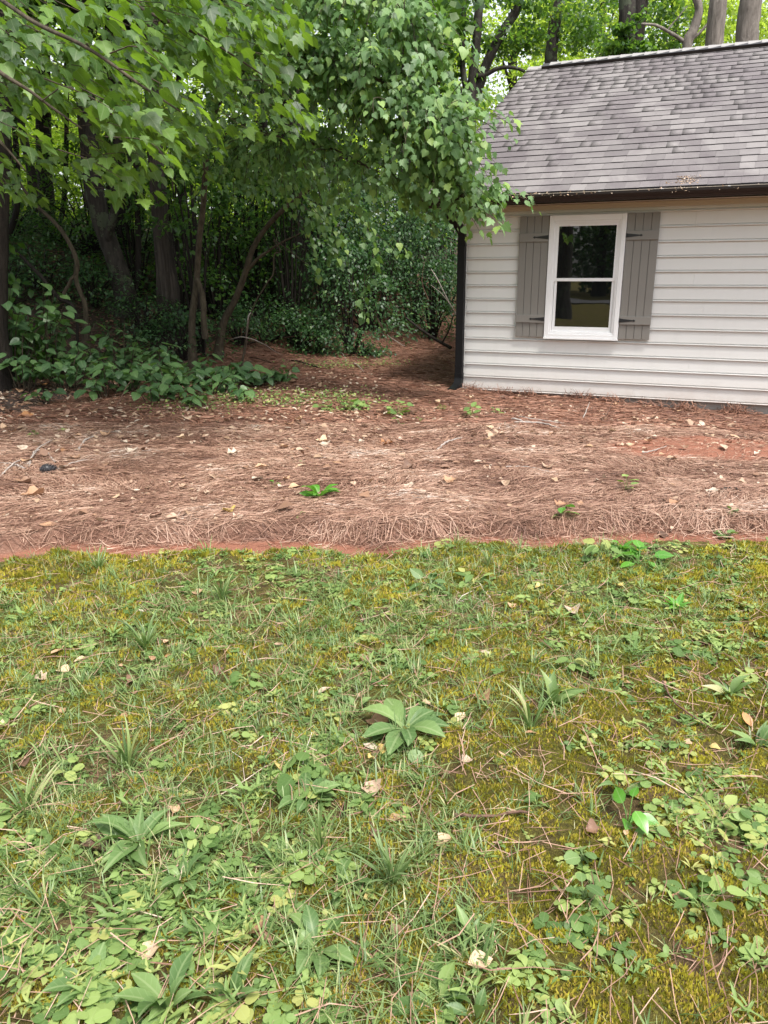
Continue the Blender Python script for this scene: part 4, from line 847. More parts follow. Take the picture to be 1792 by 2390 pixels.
# fringe rolled over the front edge
N = 5200; x = rng.uniform(-3.2, 3.4, N); cl = vnoise(x * 1.7, 0 * x, 51) * (vnoise(x * 9, 0 * x, 53) + .3); k_ = rng.random(N) < .1 + 1.2 * cl; x = x[k_]; N = len(x); y = straw_edge(x) + rng.normal(.05, .09, N)
o = needles('straw_fringe', x, y, rng.uniform(.08, .17, N), rng.uniform(.0024, .004, N), np.where(rng.random(N) < .35, rng.normal(-1.57, .6, N), rng.normal(0, .5, N)), 'needle', .05); tag(o, 'shaggy rolled front edge of the pine straw along the lawn', 'pine straw', kind='stuff')
# tufts against the wall
xx = []; yy = []
for s0 in (.2, .6, .95, 1.7, 2.1, 2.6, 3.0, 3.05, 3.6, 3.65):
    for _ in range(70):
        s = s0 + rng.normal(0, .10); b_ = -.10 + rng.normal(0, .05); xx.append(HX + s * EX + b_ * NX); yy.append(HY + s * EY + b_ * NY)
xx = np.array(xx); yy = np.array(yy)
o = needles('straw_tuft', xx, yy, rng.uniform(.09, .16, len(xx)), rng.uniform(.004, .006, len(xx)), rng.uniform(0, 6.28, len(xx)), 'needle_red', .05, rise=.8); tag(o, 'little peaks of reddish straw heaped against the siding', 'pine straw', kind='stuff')
# scraps: broken leaves, bark and dark bits through the straw and litter
x, y = scatter_y(8000, 4.75, 11.5, .54); s_h, b_h = to_house(x, y); k_ = ~((s_h > -.1) & (b_h > -.05)) & (fbm(x * 1.4, y * 1.8, 161) > .38 + .2 * rng.random(len(x))); x, y = x[k_], y[k_]
h_ = len(x) // 2
for nm_, sl_, mt_, lab_ in (('bark_scraps', slice(0, h_), 'dead_brown', 'dark bark crumbs and leaf scraps littering the straw'), ('leaf_scraps', slice(h_, None), 'dead_pale', 'pale leaf scraps littering the straw')):
    xx, yy = x[sl_], y[sl_]; N = len(xx)
    o = bulk_leaves(nm_, T_OVATE[:2] + [(DIA2[0][0], np.array([(0, 1, 2), (0, 2, 3)]))], np.stack([xx, yy, Gf(xx, yy) + .018 + .012 * rng.random(N)], 1), rv(N) * [1, 1, .25], rv(N) * .35 + [0, 0, 1], np.exp(rng.normal(np.log(.030), .45, N)), M[mt_]); tag(o, lab_, 'debris', kind='stuff')
N = 9000; x = rng.uniform(-8, 1.5, N); y = rng.uniform(8.8, 17, N); k_ = litter_mask(x, y); x, y = x[k_], y[k_]; N = len(x)
o = bulk_leaves('leaf_litter', T_OVATE[:2], np.stack([x, y, Gf(x, y) + .015 + .02 * rng.random(N)], 1), rv(N) * [1, 1, .25], rv(N) * .4 + [0, 0, 1], rng.uniform(.03, .09, N), M['dead_brown']); tag(o, 'brown leaf litter on the shaded bank and under the shrubs', 'leaf litter', kind='stuff')
x = rng.uniform(-5.5, 0, 1100); y = rng.uniform(7.2, 12.5, 1100); N = 1100
o = bulk_leaves('pale_litter', T_OVATE[:2], np.stack([x, y, Gf(x, y) + .03], 1), rv(N) * [1, 1, .25], rv(N) * .4 + [0, 0, 1], rng.uniform(.03, .08, N), M['dead_pale']); tag(o, 'pale leaf scraps over the dark litter at the left', 'leaf litter', kind='stuff')
# needles lying on the lawn
N = 3400; y = 1.1 + 3.4 * rng.random(N) ** .9; x = rng.uniform(-1, 1, N) * (y * .52 + .35)
o = needles('fallen_needles', x, y, rng.uniform(.09, .19, N), rng.uniform(.0016, .0026, N), rng.normal(1.0, .9, N), 'needle', .035); tag(o, 'single tan pine needles strewn over the lawn', 'pine needles', kind='stuff')

# ------------------------------------------------------------------ lawn: moss, grass, small weeds
def lawn_xy(N, y0=1.0, y1=4.75, p=1.25):
    y = y0 + (y1 - y0) * rng.random(N) ** p; x = rng.uniform(-1, 1, N) * (y * .54 + .3); k_ = y < lawn_edge(x) + .02; return x[k_], y[k_]
TRI = [(np.array([(-.28, 0, 0), (.28, 0, 0), (.0, 1, .0)]), np.array([(0, 1, 2)]))]
x, y = lawn_xy(340000, p=1.3); mz = fbm(x * 2.6, y * 2.6, 111) + .25 * sstep(-.5, 1.3, x) * sstep(3.6, 2., y); pit = fbm(x * 14, y * 14, 41, 3); k_ = (mz > .38 + .1 * rng.random(len(x))) & (pit > .34 + .14 * rng.random(len(x))); x, y = x[k_], y[k_]; N = len(x)
o = bulk_leaves('moss', TRI, np.stack([x, y, Gf(x, y) - .002], 1), rv(N) * .55 + [0, 0, 1], rv(N) * [1, 1, .2] + [0, -.8, 0], rng.uniform(.008, .019, N) * np.clip(y / 2.6, .9, 1.6), M['moss'], rnd=np.clip(fbm(x * 7, y * 7, 113) * 1.1 - .1 + rng.normal(0, .13, N), 0, .999), smooth=False); tag(o, 'olive and yellow-green moss cushions carpeting the lawn', 'moss', kind='stuff')
def blades(x, y, L, w, az, lean, mat, name, label, cat='grass'):
    N = len(x); t = np.array([0, .35, .7, 1.]); V = np.zeros((N, 7, 3)); z = Gf(x, y) - .004; wd = np.array([.8, 1., .7])
    for k_ in range(4):
        hz = L * (t[k_] * np.sin(lean) + .35 * t[k_] ** 2 * np.sin(lean)); vt = L * (t[k_] * np.cos(lean) - .38 * t[k_] ** 2 * np.sin(lean))
        px = x + np.cos(az) * hz; py = y + np.sin(az) * hz; pz = z + np.maximum(vt, .004 * t[k_])
        if k_ < 3:
            V[:, k_ * 2] = np.stack([px - np.sin(az) * w * wd[k_] / 2, py + np.cos(az) * w * wd[k_] / 2, pz], 1); V[:, k_ * 2 + 1] = np.stack([px + np.sin(az) * w * wd[k_] / 2, py - np.cos(az) * w * wd[k_] / 2, pz], 1)
        else: V[:, 6] = np.stack([px, py, pz], 1)
    F4 = (np.array([(0, 1, 3, 2), (2, 3, 5, 4)])[None] + (np.arange(N) * 7)[:, None, None]).reshape(-1, 4); F3 = (np.array([(4, 5, 6)])[None] + (np.arange(N) * 7)[:, None, None]).reshape(-1, 3)
    o = link(name, mesh_from(name, V.reshape(-1, 3), [F4, F3], {'rnd': np.repeat(rng.random(N), 7)}, True), None, M[mat]); tag(o, label, cat, kind='stuff'); return o
def grass_den(x, y): return sstep(.42, .7, fbm(x * 1.5 + 3, y * 1.5, 121) + .14 * sstep(1.0, -1.0, x) - .22 * sstep(-.1, .5, x) * sstep(2.9, 2.2, y) + .06 * sstep(2.4, 3.2, y))
X_, Y_, L_, A_, LE_, W_ = [], [], [], [], [], []
tx, ty = lawn_xy(3600, p=.9); k_ = rng.random(len(tx)) < .10 + grass_den(tx, ty); tx, ty = tx[k_], ty[k_]
for a_, b_ in zip(tx, ty):
    n_ = rng.integers(6, 18); s_ = rng.uniform(.5, 1.15); az0 = rng.uniform(0, 6.28); br = rng.random() < .3
    X_.append(rng.normal(a_, .018, n_)); Y_.append(rng.normal(b_, .018, n_)); L_.append(rng.uniform(.05, .13, n_) * s_); A_.append(az0 + rng.normal(0, 1.4, n_)); LE_.append(rng.uniform(.25, 1.25, n_)); W_.append(rng.uniform(.002, .0035, n_) * (1.9 if br else 1))
blades(*[np.concatenate(q) for q in (X_, Y_, L_, W_, A_, LE_)], 'blade', 'grass', 'sparse tufts of blue-green grass across the lawn')
x, y = lawn_xy(52000, p=.9); k_ = rng.random(len(x)) < .12 + .88 * grass_den(x, y); x, y = x[k_], y[k_]; N = len(x)
blades(x, y, rng.uniform(.02, .06, N), rng.uniform(.0012, .0022, N), rng.uniform(0, 6.28, N), rng.uniform(.1, 1.2, N), 'blade', 'short_grass', 'fine short grass growing through the moss')
# little weeds: sprigs of roundish leaves
T_SPOON = [strip_leaf([.06, .09, .2, .27, .2, .0], d, .3, 1.25, a) for d, a in ((.4, .5), (.6, .8), (.2, .3))]
T_LNC = [strip_leaf([.05, .11, .15, .11, .05, .0], d, .35, 1.5, a) for d, a in ((.4, .6), (.7, .9), (.2, .4))]
for q_ in (T_SPOON, T_LNC):
    for i_ in range(3):
        V_, F_ = q_[i_]; q_[i_] = (V_, np.concatenate([F_[:, [0, 1, 2]], F_[:, [0, 2, 3]]]))
def sprig_template(seed, nlf, R=1., shape='round'):
    r2 = np.random.default_rng(seed); lb = LB(); tm = {'round': T_ROUND, 'ovate': T_OVATE, 'spoon': T_SPOON, 'lance': T_LNC}[shape]
    ang = r2.uniform(0, 6.28); px, py = 0., 0.
    VV = []; FF = []; LC = []; off = 0
    for k_ in range(nlf):
        an = ang + k_ * 2.4 + r2.normal(0, .3); d = np.array([[math.cos(an), math.sin(an), r2.uniform(-.05, .45)]]); nr = np.array([[r2.normal(0, .25), r2.normal(0, .25) - .1, 1.]])
        c0 = np.array([px, py, .25 + .05 * k_]) + np.array([math.cos(an), math.sin(an), 0]) * .18
        V, F = tm[r2.integers(0, 3)]; A = frames(d, nr)[0]; X = V @ A.T * r2.uniform(.65, 1.1) + c0
        VV.append(X); FF.append(F + off); LC.append(V); off += len(V)
        # petiole: slim strip
        if k_ % 3 == 2: px += r2.normal(0, .45); py += r2.normal(0, .45)
    return np.concatenate(VV), np.concatenate(FF), np.concatenate(LC)
sp_t = [sprig_template(s_, n_, 1, sh_) for s_, n_, sh_ in ((1, 6, 'round'), (2, 9, 'round'), (3, 11, 'round'), (4, 6, 'lance'), (5, 9, 'ovate'), (6, 12, 'lance'), (7, 5, 'spoon'), (8, 12, 'ovate'))]
def weed_den(x, y):
    left = sstep(.8, -.6, x) * sstep(3.3, 1.6, y); mid = sstep(2.6, 3.4, y) * .75
    return np.clip(.05 + left * .75 + mid * .8 + 2.4 * (fbm(x * 1.9, y * 1.9, 131) - .52), .03, 1)
wx, wy = lawn_xy(11000, p=1.0); k_ = rng.random(len(wx)) < weed_den(wx, wy); wx, wy = wx[k_], wy[k_]
wz = Gf(wx, wy); ws = np.exp(rng.normal(np.log(.0215), .30, len(wx))) * np.clip(1.12 - .06 * wy, .8, 1.1)
big_ = ws / np.hypot(wy, 1.6) * (np.abs(wx) < .52 * np.hypot(wy, 1.2)); order = np.argsort(-big_)
ind, rest = order[:300], order[300:]
sms = []
for V, F, LCc in sp_t: me = mesh_from('small_weed', V, F, {'lc': LCc}, True); me.materials.append(M['weed']); sms.append(me)
for i in ind:
    o = bpy.data.objects.new('small_weed', sms[random.randrange(8)]); C.collection.objects.link(o); o.location = (wx[i], wy[i], wz[i] - .004); o.rotation_euler = (random.uniform(-.15, .15), random.uniform(-.15, .15), random.uniform(0, 6.28)); s_ = ws[i]; o.scale = (s_, s_, s_)
    vi_ = sms.index(o.data); sx_ = o.location.x / max(o.location.y, 1); col_ = 'far left' if sx_ < -.3 else 'left' if sx_ < -.12 else 'middle' if sx_ < .12 else 'right' if sx_ < .3 else 'far right'
    row_ = 'along the near edge' if o.location.y < 1.75 else 'in the near part' if o.location.y < 2.4 else 'half way back' if o.location.y < 3.2 else 'in the back part'
    lab_ = '%s weed sprig with %s leaves, %s %s of the lawn' % (['sparse', 'small', 'full', 'small', 'full', 'dense', 'tiny', 'dense'][vi_], ['round', 'round', 'round', 'narrow', 'pointed oval', 'narrow', 'spoon-shaped', 'pointed oval'][vi_], row_, col_)
    tag(o, lab_, 'weed', 'weed sprigs: ' + lab_)
VV = []; FF = []; RR = []; LC = []; off = 0
for k_ in range(8):
    q = rest[k_::8]; V, F, LCc = sp_t[k_]; an = rng.uniform(0, 6.28, len(q)); c_, s_ = np.cos(an), np.sin(an)
    X = np.stack([c_[:, None] * V[:, 0] - s_[:, None] * V[:, 1], s_[:, None] * V[:, 0] + c_[:, None] * V[:, 1], np.tile(V[:, 2], (len(q), 1))], -1) * ws[q][:, None, None] + np.stack([wx[q], wy[q], wz[q] - .004], 1)[:, None]
    VV.append(X.reshape(-1, 3)); FF.append((F[None] + (np.arange(len(q)) * len(V))[:, None, None] + off).reshape(-1, 3)); off += len(q) * len(V); RR.append(np.repeat(rng.random(len(q)), len(V))); LC.append(np.tile(LCc, (len(q), 1)))
o = link('clover_cover', mesh_from('clover_cover', np.concatenate(VV), FF, {'rnd': np.concatenate(RR), 'lc': np.concatenate(LC)}, True), None, M['weed']); tag(o, 'countless clover and tiny round-leaved weeds over the lawn', 'ground cover', kind='stuff')

# rosettes and other single plants (pixel foot, leaf length, leaves, width factor, elevation, material, label)
SPAT = [.04, .06, .12, .18, .19, .12, .0]; LANCE = [.05, .10, .15, .14, .10, .05, .0]; NARR = [.016, .024, .028, .026, .02, .012, .0]
T_SPAT = [strip_leaf(SPAT, d, .35, 1, a) for d, a in ((.5, .45), (.7, .7), (.3, .2))]; T_LANCE = [strip_leaf(LANCE, d, .4, 1, a) for d, a in ((.5, .5), (.8, .8), (.3, .3))]; T_NARR = [strip_leaf(NARR, d, .5, 1, a) for d, a in ((.5, .9), (.8, 1.1), (.3, .6))]
TT = {'spat': T_SPAT, 'lance': T_LANCE, 'narr': T_NARR, 'round': T_ROUND, 'ovate': T_OVATE, 'heart': T_HEART, 'grape': T_GRAPE}
def ground_at(px, py):
    d = ray(px, py); t = -CH / d[2]
    for _ in range(12):
        q = np.array([0, 0, CH]) + d * t; h = float(Gf(np.array([q[0]]), np.array([q[1]]))[0]); t += (q[2] - h) / -d[2] * .7
    q = np.array([0, 0, CH]) + d * t; return q[0], q[1], h
plants = [
 (945, 1700, .17, 13, 'spat', .25, 'rosette', 'largest flat rosette weed, broad pale-veined leaves in the middle of the lawn'),
 (322, 1965, .17, 15, 'lance', .3, 'rosette', 'large lance-leaved rosette at the lower left beside a brown leaf'),
 (832, 1655, .10, 5, 'spat', .8, 'rosette', 'small upright spoon-leaved rosette just left of the largest rosette'),
 (930, 1770, .09, 5, 'round', .2, 'rosette', 'round-leaved plant directly below the largest rosette'),
 (715, 1865, .12, 12, 'spat', .35, 'rosette', 'leafy rosette below centre, left of the pale curled leaf'),
 (690, 1830, .09, 9, 'round', .4, 'weed', 'round-leaved bunch touching the top of the leafy rosette'),
 (750, 1985, .12, 8, 'narr', .9, 'blade', 'spiky blue-green tuft left of the dark fan tuft'),
 (915, 2060, .15, 18, 'narr', .8, 'rosette', 'dark green fan of stiff blades below centre'),
 (430, 2055, .11, 6, 'spat', .6, 'rosette', 'two-leaved upright rosette under the lance-leaved one'),
 (790, 2080, .11, 6, 'spat', .5, 'rosette', 'spoon-leaved plant left of the dark fan of blades'),
 (395, 2350, .14, 9, 'spat', .9, 'rosette', 'big upright rosette at the bottom edge, left of centre'),
 (200, 2300, .10, 8, 'spat', .5, 'rosette', 'rosette near the bottom left corner among clover'),
 (540, 2330, .12, 6, 'lance', .7, 'rosette', 'lance-leaved plant on the bottom edge right of the big upright rosette'),
 (1025, 2345, .13, 10, 'spat', .45, 'weed', 'bright spoon-leaved clump at the bottom edge in the middle'),
 (1110, 2370, .10, 3, 'spat', .9, 'rosette', 'single upright leaf pair at the bottom edge'),
 (740, 2215, .12, 9, 'spat', .5, 'rosette', 'low rosette between tan leaf and bright clump at the bottom'),
 (1465, 1930, .085, 6, 'ovate', .8, 'bright', 'bright green upright sprig on open moss at the right'),
 (1518, 1945, .055, 5, 'ovate', .3, 'weed', 'small sprig right beside the bright upright sprig'),
 (1358, 2010, .055, 5, 'round', .4, 'rosette', 'dark round-leaved sprig alone on the moss'),
 (1360, 2100, .055, 6, 'round', .6, 'rosette', 'stacked round-leaved sprig below the lone dark one'),
 (1252, 1880, .05, 6, 'ovate', .3, 'weed', 'pale oval-leaved sprig at right of centre'),
 (1450, 1850, .12, 7, 'lance', .5, 'rosette', 'loose arching weed above the bright upright sprig'),
 (1665, 1925, .07, 9, 'ovate', .5, 'weed', 'bushy sprig near the right edge above the moss'),
 (1755, 1935, .05, 8, 'round', .4, 'weed', 'round-leaved trail at the right edge'),
 (1635, 2120, .075, 12, 'ovate', .5, 'weed', 'bushy oval-leaved weed at the lower right'),
 (1425, 2260, .05, 6, 'round', .3, 'weed', 'small round sprig at the lower right near a brown leaf'),
 (1100, 2190, .09, 8, 'lance', .7, 'rosette', 'tall leafy weed above the reddish leaf at the bottom'),
 (1240, 1700, .17, 12, 'narr', .7, 'blade', 'broad-bladed grass clump right of the largest rosette'),
 (1290, 1650, .15, 10, 'lance', .9, 'blade', 'tall upright blade clump behind the broad-bladed one'),
 (300, 1800, .17, 14, 'narr', .9, 'blade', 'bright tall grass clump at left middle'),
 (580, 1590, .06, 9, 'round', .3, 'weed', 'round-leaved cluster on moss left of centre'),
 (585, 1720, .055, 9, 'round', .3, 'weed', 'shiny round-leaved cluster below the other cluster'),
 (160, 1820, .06, 6, 'round', .5, 'weed', 'three-leaved sprig at the left edge of the lawn'),
 (340, 1510, .16, 16, 'narr', .6, 'blade', 'wide spidery grass clump at upper left of the lawn'),
 (520, 1400, .14, 14, 'narr', .8, 'blade', 'dark spiky grass clump near the top left of the lawn'),
 (680, 1640, .10, 7, 'narr', .9, 'blade', 'thin upright blades left of the small upright rosette'),
 (1000, 1380, .10, 14, 'ovate', .5, 'rosette', 'leafy weed patch near the top of the lawn, middle'),
 (1100, 1370, .10, 12, 'ovate', .5, 'weed', 'bright leafy weed right of the leafy patch'),
 (1450, 1290, .16, 14, 'lance', .6, 'bright', 'large lush clump at the top right edge of the lawn'),
 (1490, 1315, .13, 14, 'ovate', .4, 'bright', 'spreading lush weed in front of the large lush clump'),
 (1400, 1300, .12, 10, 'ovate', .5, 'weed', 'leafy weed at the left of the large lush clump'),
 (1580, 1420, .12, 8, 'lance', .8, 'bright', 'upright bright clump on the right side of the lawn'),
 (1140, 1320, .10, 14, 'narr', .9, 'blade', 'dark narrow tuft at the top of the lawn, right of middle'),
 (230, 1330, .13, 16, 'narr', .7, 'blade', 'feathery grass clump at the top left edge of the lawn'),
 (1770, 1740, .14, 8, 'lance', .7, 'rosette', 'leafy clump at the right edge, middle height'),
 (60, 1900, .16, 10, 'narr', .6, 'blade', 'splayed grass at the left edge'),
 (110, 2120, .13, 8, 'narr', .6, 'blade', 'loose grass blades low on the left'),
 (1330, 1560, .08, 8, 'ovate', .4, 'weed', 'pale weed in the right middle of the lawn'),
 (700, 1480, .10, 9, 'narr', .9, 'blade', 'slender upright tuft in the upper middle lawn'),
 (630, 2080, .05, 9, 'round', .3, 'weed', 'round-leaved stack left of the spoon-leaved plant'),
 (470, 1960, .05, 16, 'round', .3, 'weed', 'dense round-leaved patch right of the lance-leaved rosette'),
 (1700, 1620, .12, 10, 'lance', .5, 'blade', 'curved-leaf tuft at the right side below the straw bundle'),
 # in the straw
 (745, 1160, .21, 8, 'spat', .6, 'bright', 'bright upright plant standing alone on the pine straw'),
 (640, 1135, .05, 3, 'round', .4, 'bright', 'tiny bright leaf pair left of the upright plant on the straw'),
 (930, 968, .14, 14, 'grape', .7, 'weed', 'tallest leafy weed at the back edge of the straw'),
 (1098, 975, .13, 10, 'ovate', .8, 'weed', 'dark leafy weed in front of the house corner'),
 (1155, 965, .10, 6, 'ovate', .4, 'weed', 'trailing pale sprig right of the dark leafy weed'),
 (1030, 955, .10, 6, 'ovate', .3, 'weed', 'pale trailing sprig left of the dark leafy weed'),
 (820, 955, .15, 16, 'grape', .45, 'weed', 'ferny spreading weed left of the tallest leafy weed'),
 (760, 960, .12, 10, 'grape', .4, 'weed', 'low spreading weed at the left end of the ferny one'),
 (980, 985, .06, 4, 'round', .5, 'bright', 'small bright seedling below the tallest leafy weed'),
 (930, 990, .09, 3, 'ovate', .9, 'bright', 'upright dark-edged seedling beneath the tallest leafy weed'),
 (1460, 1145, .10, 7, 'ovate', .8, 'weed', 'spindly weed on the straw right of centre'),
 (1312, 1200, .12, 5, 'ovate', .3, 'bright', 'bright leafy sprout near the front edge of the straw'),
 (1710, 1200, .05, 8, 'round', .4, 'rosette', 'mossy little sprout near the right front of the straw'),
 (1690, 1255, .06, 14, 'round', .4, 'rosette', 'small green cushion weed at the straw edge, right'),
 (700, 1205, .05, 2, 'ovate', .3, 'bright', 'fallen green leaflet near the front of the straw'),
 (695, 1083, .05, 3, 'round', .3, 'bright', 'tiny green sprout above the upright plant'),
 (80, 1020, .08, 5, 'heart', .5, 'weed', 'small sprig on the straw at the left beside bleached twigs'),
 (150, 1010, .06, 5, 'heart', .4, 'weed', 'second small sprig near the bleached twigs'),
]
for px, py, L_, n_, sh_, el, mt, lab in plants:
    x, y, z = ground_at(px, py); t = thing('weed_plant', lab, 'weed', (x, y, z - .004), 0); lb = LB(); a0_ = rng.uniform(0, 6.28)
    n_ = int(n_ * 2.1) if sh_ == 'narr' else int(n_ * (1.25 if sh_ in ('spat', 'lance') else 1)); L_ *= (1.02 if 'largest flat' in lab else .88) if sh_ in ('spat', 'lance') else .95
    lf = {'narr': 1.2, 'lance': 1.05}.get(sh_, 1.0)
    tm = TT[sh_]; small = sh_ in ('round', 'ovate', 'heart', 'grape')
    for i in range(n_):
        an = a0_ + i * 2.4 + rng.normal(0, .45); e_ = el * rng.uniform(.4, 1.45) * (1 - .3 * i / n_)
        d = np.array([math.cos(an) * math.cos(e_), math.sin(an) * math.cos(e_), math.sin(e_)]); c0 = np.array([math.cos(an), math.sin(an), 0]) * .008
        sz = L_ * lf * rng.uniform(.6 if sh_ == 'spat' else .45, 1.12)
        if small:   # leaves on short stalks at rising heights
            hgt = L_ * (el * 1.5) * (i / max(1, n_ - 1)); c0 = np.array([math.cos(an), math.sin(an), 0]) * L_ * rng.uniform(.15, .9) * (1 if n_ > 8 else .5) + [0, 0, .012 + hgt]; sz = L_ * rng.uniform(.55, .95); d[2] *= .3
            d = d + rng.normal(size=3) * .2
        lb.add(c0, d, np.array([-math.cos(an) * math.sin(e_), -math.sin(an) * math.sin(e_), math.cos(e_)]) + rng.normal(size=3) * .28, sz)
    p_, d_, n__, s_ = lb.arr(); ms = leaf_meshes(sh_ + mt, tm, M[mt]); Fm = frames(d_, n__)
    if small:
        tb = TB(); 
        for q in p_: tb.tube([(0, 0, 0), (q[0] * .5, q[1] * .5, q[2] * .7), tuple(q)], [.0022, .0018, .0012], 4)
        tb.build('stem', M[mt], t)
    for i in range(len(p_)):
        ob = bpy.data.objects.new('leaf', ms[random.randrange(len(ms))]); C.collection.objects.link(ob); ob.parent = t; A = Fm[i] * s_[i]
        ob.matrix_basis = Matrix(((A[0, 0], A[0, 1], A[0, 2], p_[i][0]), (A[1, 0], A[1, 1], A[1, 2], p_[i][1]), (A[2, 0], A[2, 1], A[2, 2], p_[i][2]), (0, 0, 0, 1)))

# ------------------------------------------------------------------ fallen leaves
def curl_leaf(seed, out=OVATE, wide=1.0):
    r2 = np.random.default_rng(seed); ysN = 6; V = []; F = []
    ys_ = np.linspace(0, 1, ysN); o_ = np.array([(0, 0)] + [tuple(q) for q in out[1:]]); cu = r2.uniform(-.6, .9); cv = r2.uniform(.3, 1.2); tw = r2.uniform(-.5, .5)
    for y in ys_:
        w = np.interp(y, sorted(o_[:, 1]), o_[np.argsort(o_[:, 1]), 0]) * wide * r2.uniform(.85, 1.15)
        for u in (-1, -.5, 0, .5, 1):
            xx = u * w; z = cv * xx * xx * 1.6 + cu * (y - .5) ** 2 * .5 + tw * xx * (y - .5) + r2.normal(0, .012); V.append((xx, y, z))
    for i in range(ysN - 1):
        for j in range(4): a = i * 5 + j; F.append((a, a + 1, a + 6, a + 5))
    V = np.array(V); V[:, 2] -= V[:, 2].min(); V[:, 1] -= .5; return V, np.array(F)
CL = [curl_leaf(s_, o_, w_) for s_, o_, w_ in ((1, OVATE, 1.2), (2, OVATE, .8), (3, HEART, .9), (4, MAPLE, 1.0), (5, GRAPE, 1.), (6, TULIP, 1.), (7, OVATE, .6))]
_cm = {}
def fallen(px, py, L_, mt, label, v=None, group=None, xy=None, lift=.008):
    if xy is None and py > 1290: L_ *= .8
    x, y, z = ground_at(px, py) if xy is None else (xy[0], xy[1], float(Gf(np.array([xy[0]]), np.array([xy[1]]))[0]))
    v = random.randrange(len(CL)) if v is None else v
    if (v, mt) not in _cm: me = mesh_from('fallen_leaf', CL[v][0], CL[v][1], {'lc': CL[v][0] + [1, 0, 0]}, True); me.materials.append(M[mt]); _cm[(v, mt)] = me
    o = bpy.data.objects.new('fallen_leaf', _cm[(v, mt)]); C.collection.objects.link(o); o.location = (x, y, z + lift); o.scale = (L_,) * 3
    o.rotation_euler = (random.uniform(-.25, .35), random.uniform(-.25, .25), random.uniform(0, 6.28)); tag(o, label, 'fallen leaf', group); return o
FL = [(1130, 1637, .095, 'dead_tan', 'large tan curled leaf lying on grass right of the largest rosette', 4), (1075, 1680, .075, 'dead_tan', 'tan folded leaf touching the right tips of the largest rosette', 0),
 (880, 1692, .12, 'dead_tan', 'broad tan leaf lying on the left side of the largest rosette', 3), (893, 1755, .07, 'dead_yellow', 'cream leaf between the largest rosette and the round-leaved plant', 0), (865, 1748, .08, 'dead_pale', 'yellowish pale leaf left of the cream one', 1),
 (872, 1848, .09, 'dead_pale', 'pale pinkish curled leaf alone below the centre of the lawn', 3), (225, 1985, .12, 'dead_brown', 'big dark brown curled leaf beside the lance-leaved rosette', 0), (596, 2172, .09, 'dead_tan', 'crumpled cream lobed leaf at the lower left of centre', 3),
 (358, 2225, .085, 'dead_tan', 'pinkish tan leaf standing among clover at the bottom left', 2), (1120, 2252, .085, 'dead_tan', 'reddish tan leaf near the bottom edge, centre', 0), (88, 1437, .13, 'dead_tan', 'largest tan leaf of the group at the upper left of the lawn', 1),
 (128, 1452, .11, 'dead_orange', 'reddish leaf just right of the largest tan one at the upper left', 6), (136, 1522, .11, 'dead_tan', 'pointed tan leaf at the left of the lawn', 6), (190, 1546, .08, 'dead_tan', 'small upright tan leaf right of the pointed one', 2), (145, 1570, .09, 'dead_tan', 'broad tan leaf below the pointed one on the left', 2),
 (386, 1306, .09, 'dead_tan', 'tan lobed leaf on the lawn just below the straw edge, left', 3), (462, 1384, .085, 'dead_tan', 'tan triangular leaf in the upper left lawn', 5), (1262, 1345, .09, 'dead_pale', 'tall pale leaf standing in the upper right lawn', 1), (1338, 1432, .10, 'dead_pale', 'pale broken leaf in the upper right lawn', 4),
 (1742, 1683, .09, 'dead_orange', 'orange curled leaf at the right side of the lawn', 1), (1668, 1750, .05, 'dead_yellow', 'small yellow oval leaf on the right of the lawn', 2), (1240, 1715, .06, 'dead_tan', 'small tan leaf in the broad-bladed grass clump', 1), (390, 1535, .07, 'dead_orange', 'dark rust leaf tilted in the left lawn grass', 6),
 (1135, 1048, .17, 'dead_pale', 'white broken leaf lying in the middle of the pine straw', 0), (900, 1040, .15, 'dead_orange', 'orange leaf in the middle of the pine straw', 3), (785, 1033, .13, 'dead_tan', 'tan leaf left of the orange one on the straw', 1), (60, 975, .2, 'dead_orange', 'big orange-brown leaf on the dark litter at left', 0),
 (155, 1056, .11, 'dead_orange', 'orange oval leaf right of the bleached twigs', 2), (230, 1066, .10, 'dead_tan', 'tan triangular leaf on the straw at left', 5), (75, 1160, .17, 'dead_tan', 'large tan lobed leaf at the left of the straw', 4), (120, 1230, .15, 'dead_tan', 'long tan leaf near the front left of the straw', 1), (445, 1203, .11, 'dead_pale', 'white leaf near the front of the straw, left of centre', 2), (402, 1212, .1, 'dead_pale', 'round white leaf just left of the other white leaf', 0),
 (530, 1196, .1, 'dead_yellow', 'yellow leaf near the front of the straw', 4), (555, 1213, .09, 'dead_pale', 'pale leaf right of the yellow leaf on the straw', 3), (1590, 1235, .22, 'dead_pale', 'long pale leaf at the straw edge on the right', 6), (1505, 1050, .07, 'dead_pale', 'small pale leaf by the bare red soil', 0), (1676, 1086, .08, 'dead_pale', 'white leaf scrap on the bare red soil', 1), (200, 794, .12, 'dead_yellow', 'golden leaf caught on the dark shrubs at left', 1), (60, 885, .15, 'dead_orange', 'orange brown leaf under the shrubs, left edge', 0), (105, 900, .16, 'dead_orange', 'second orange brown leaf under the shrubs', 4)]
for px, py, L_, mt, lab, v in FL: fallen(px, py, L_, mt, lab, v)
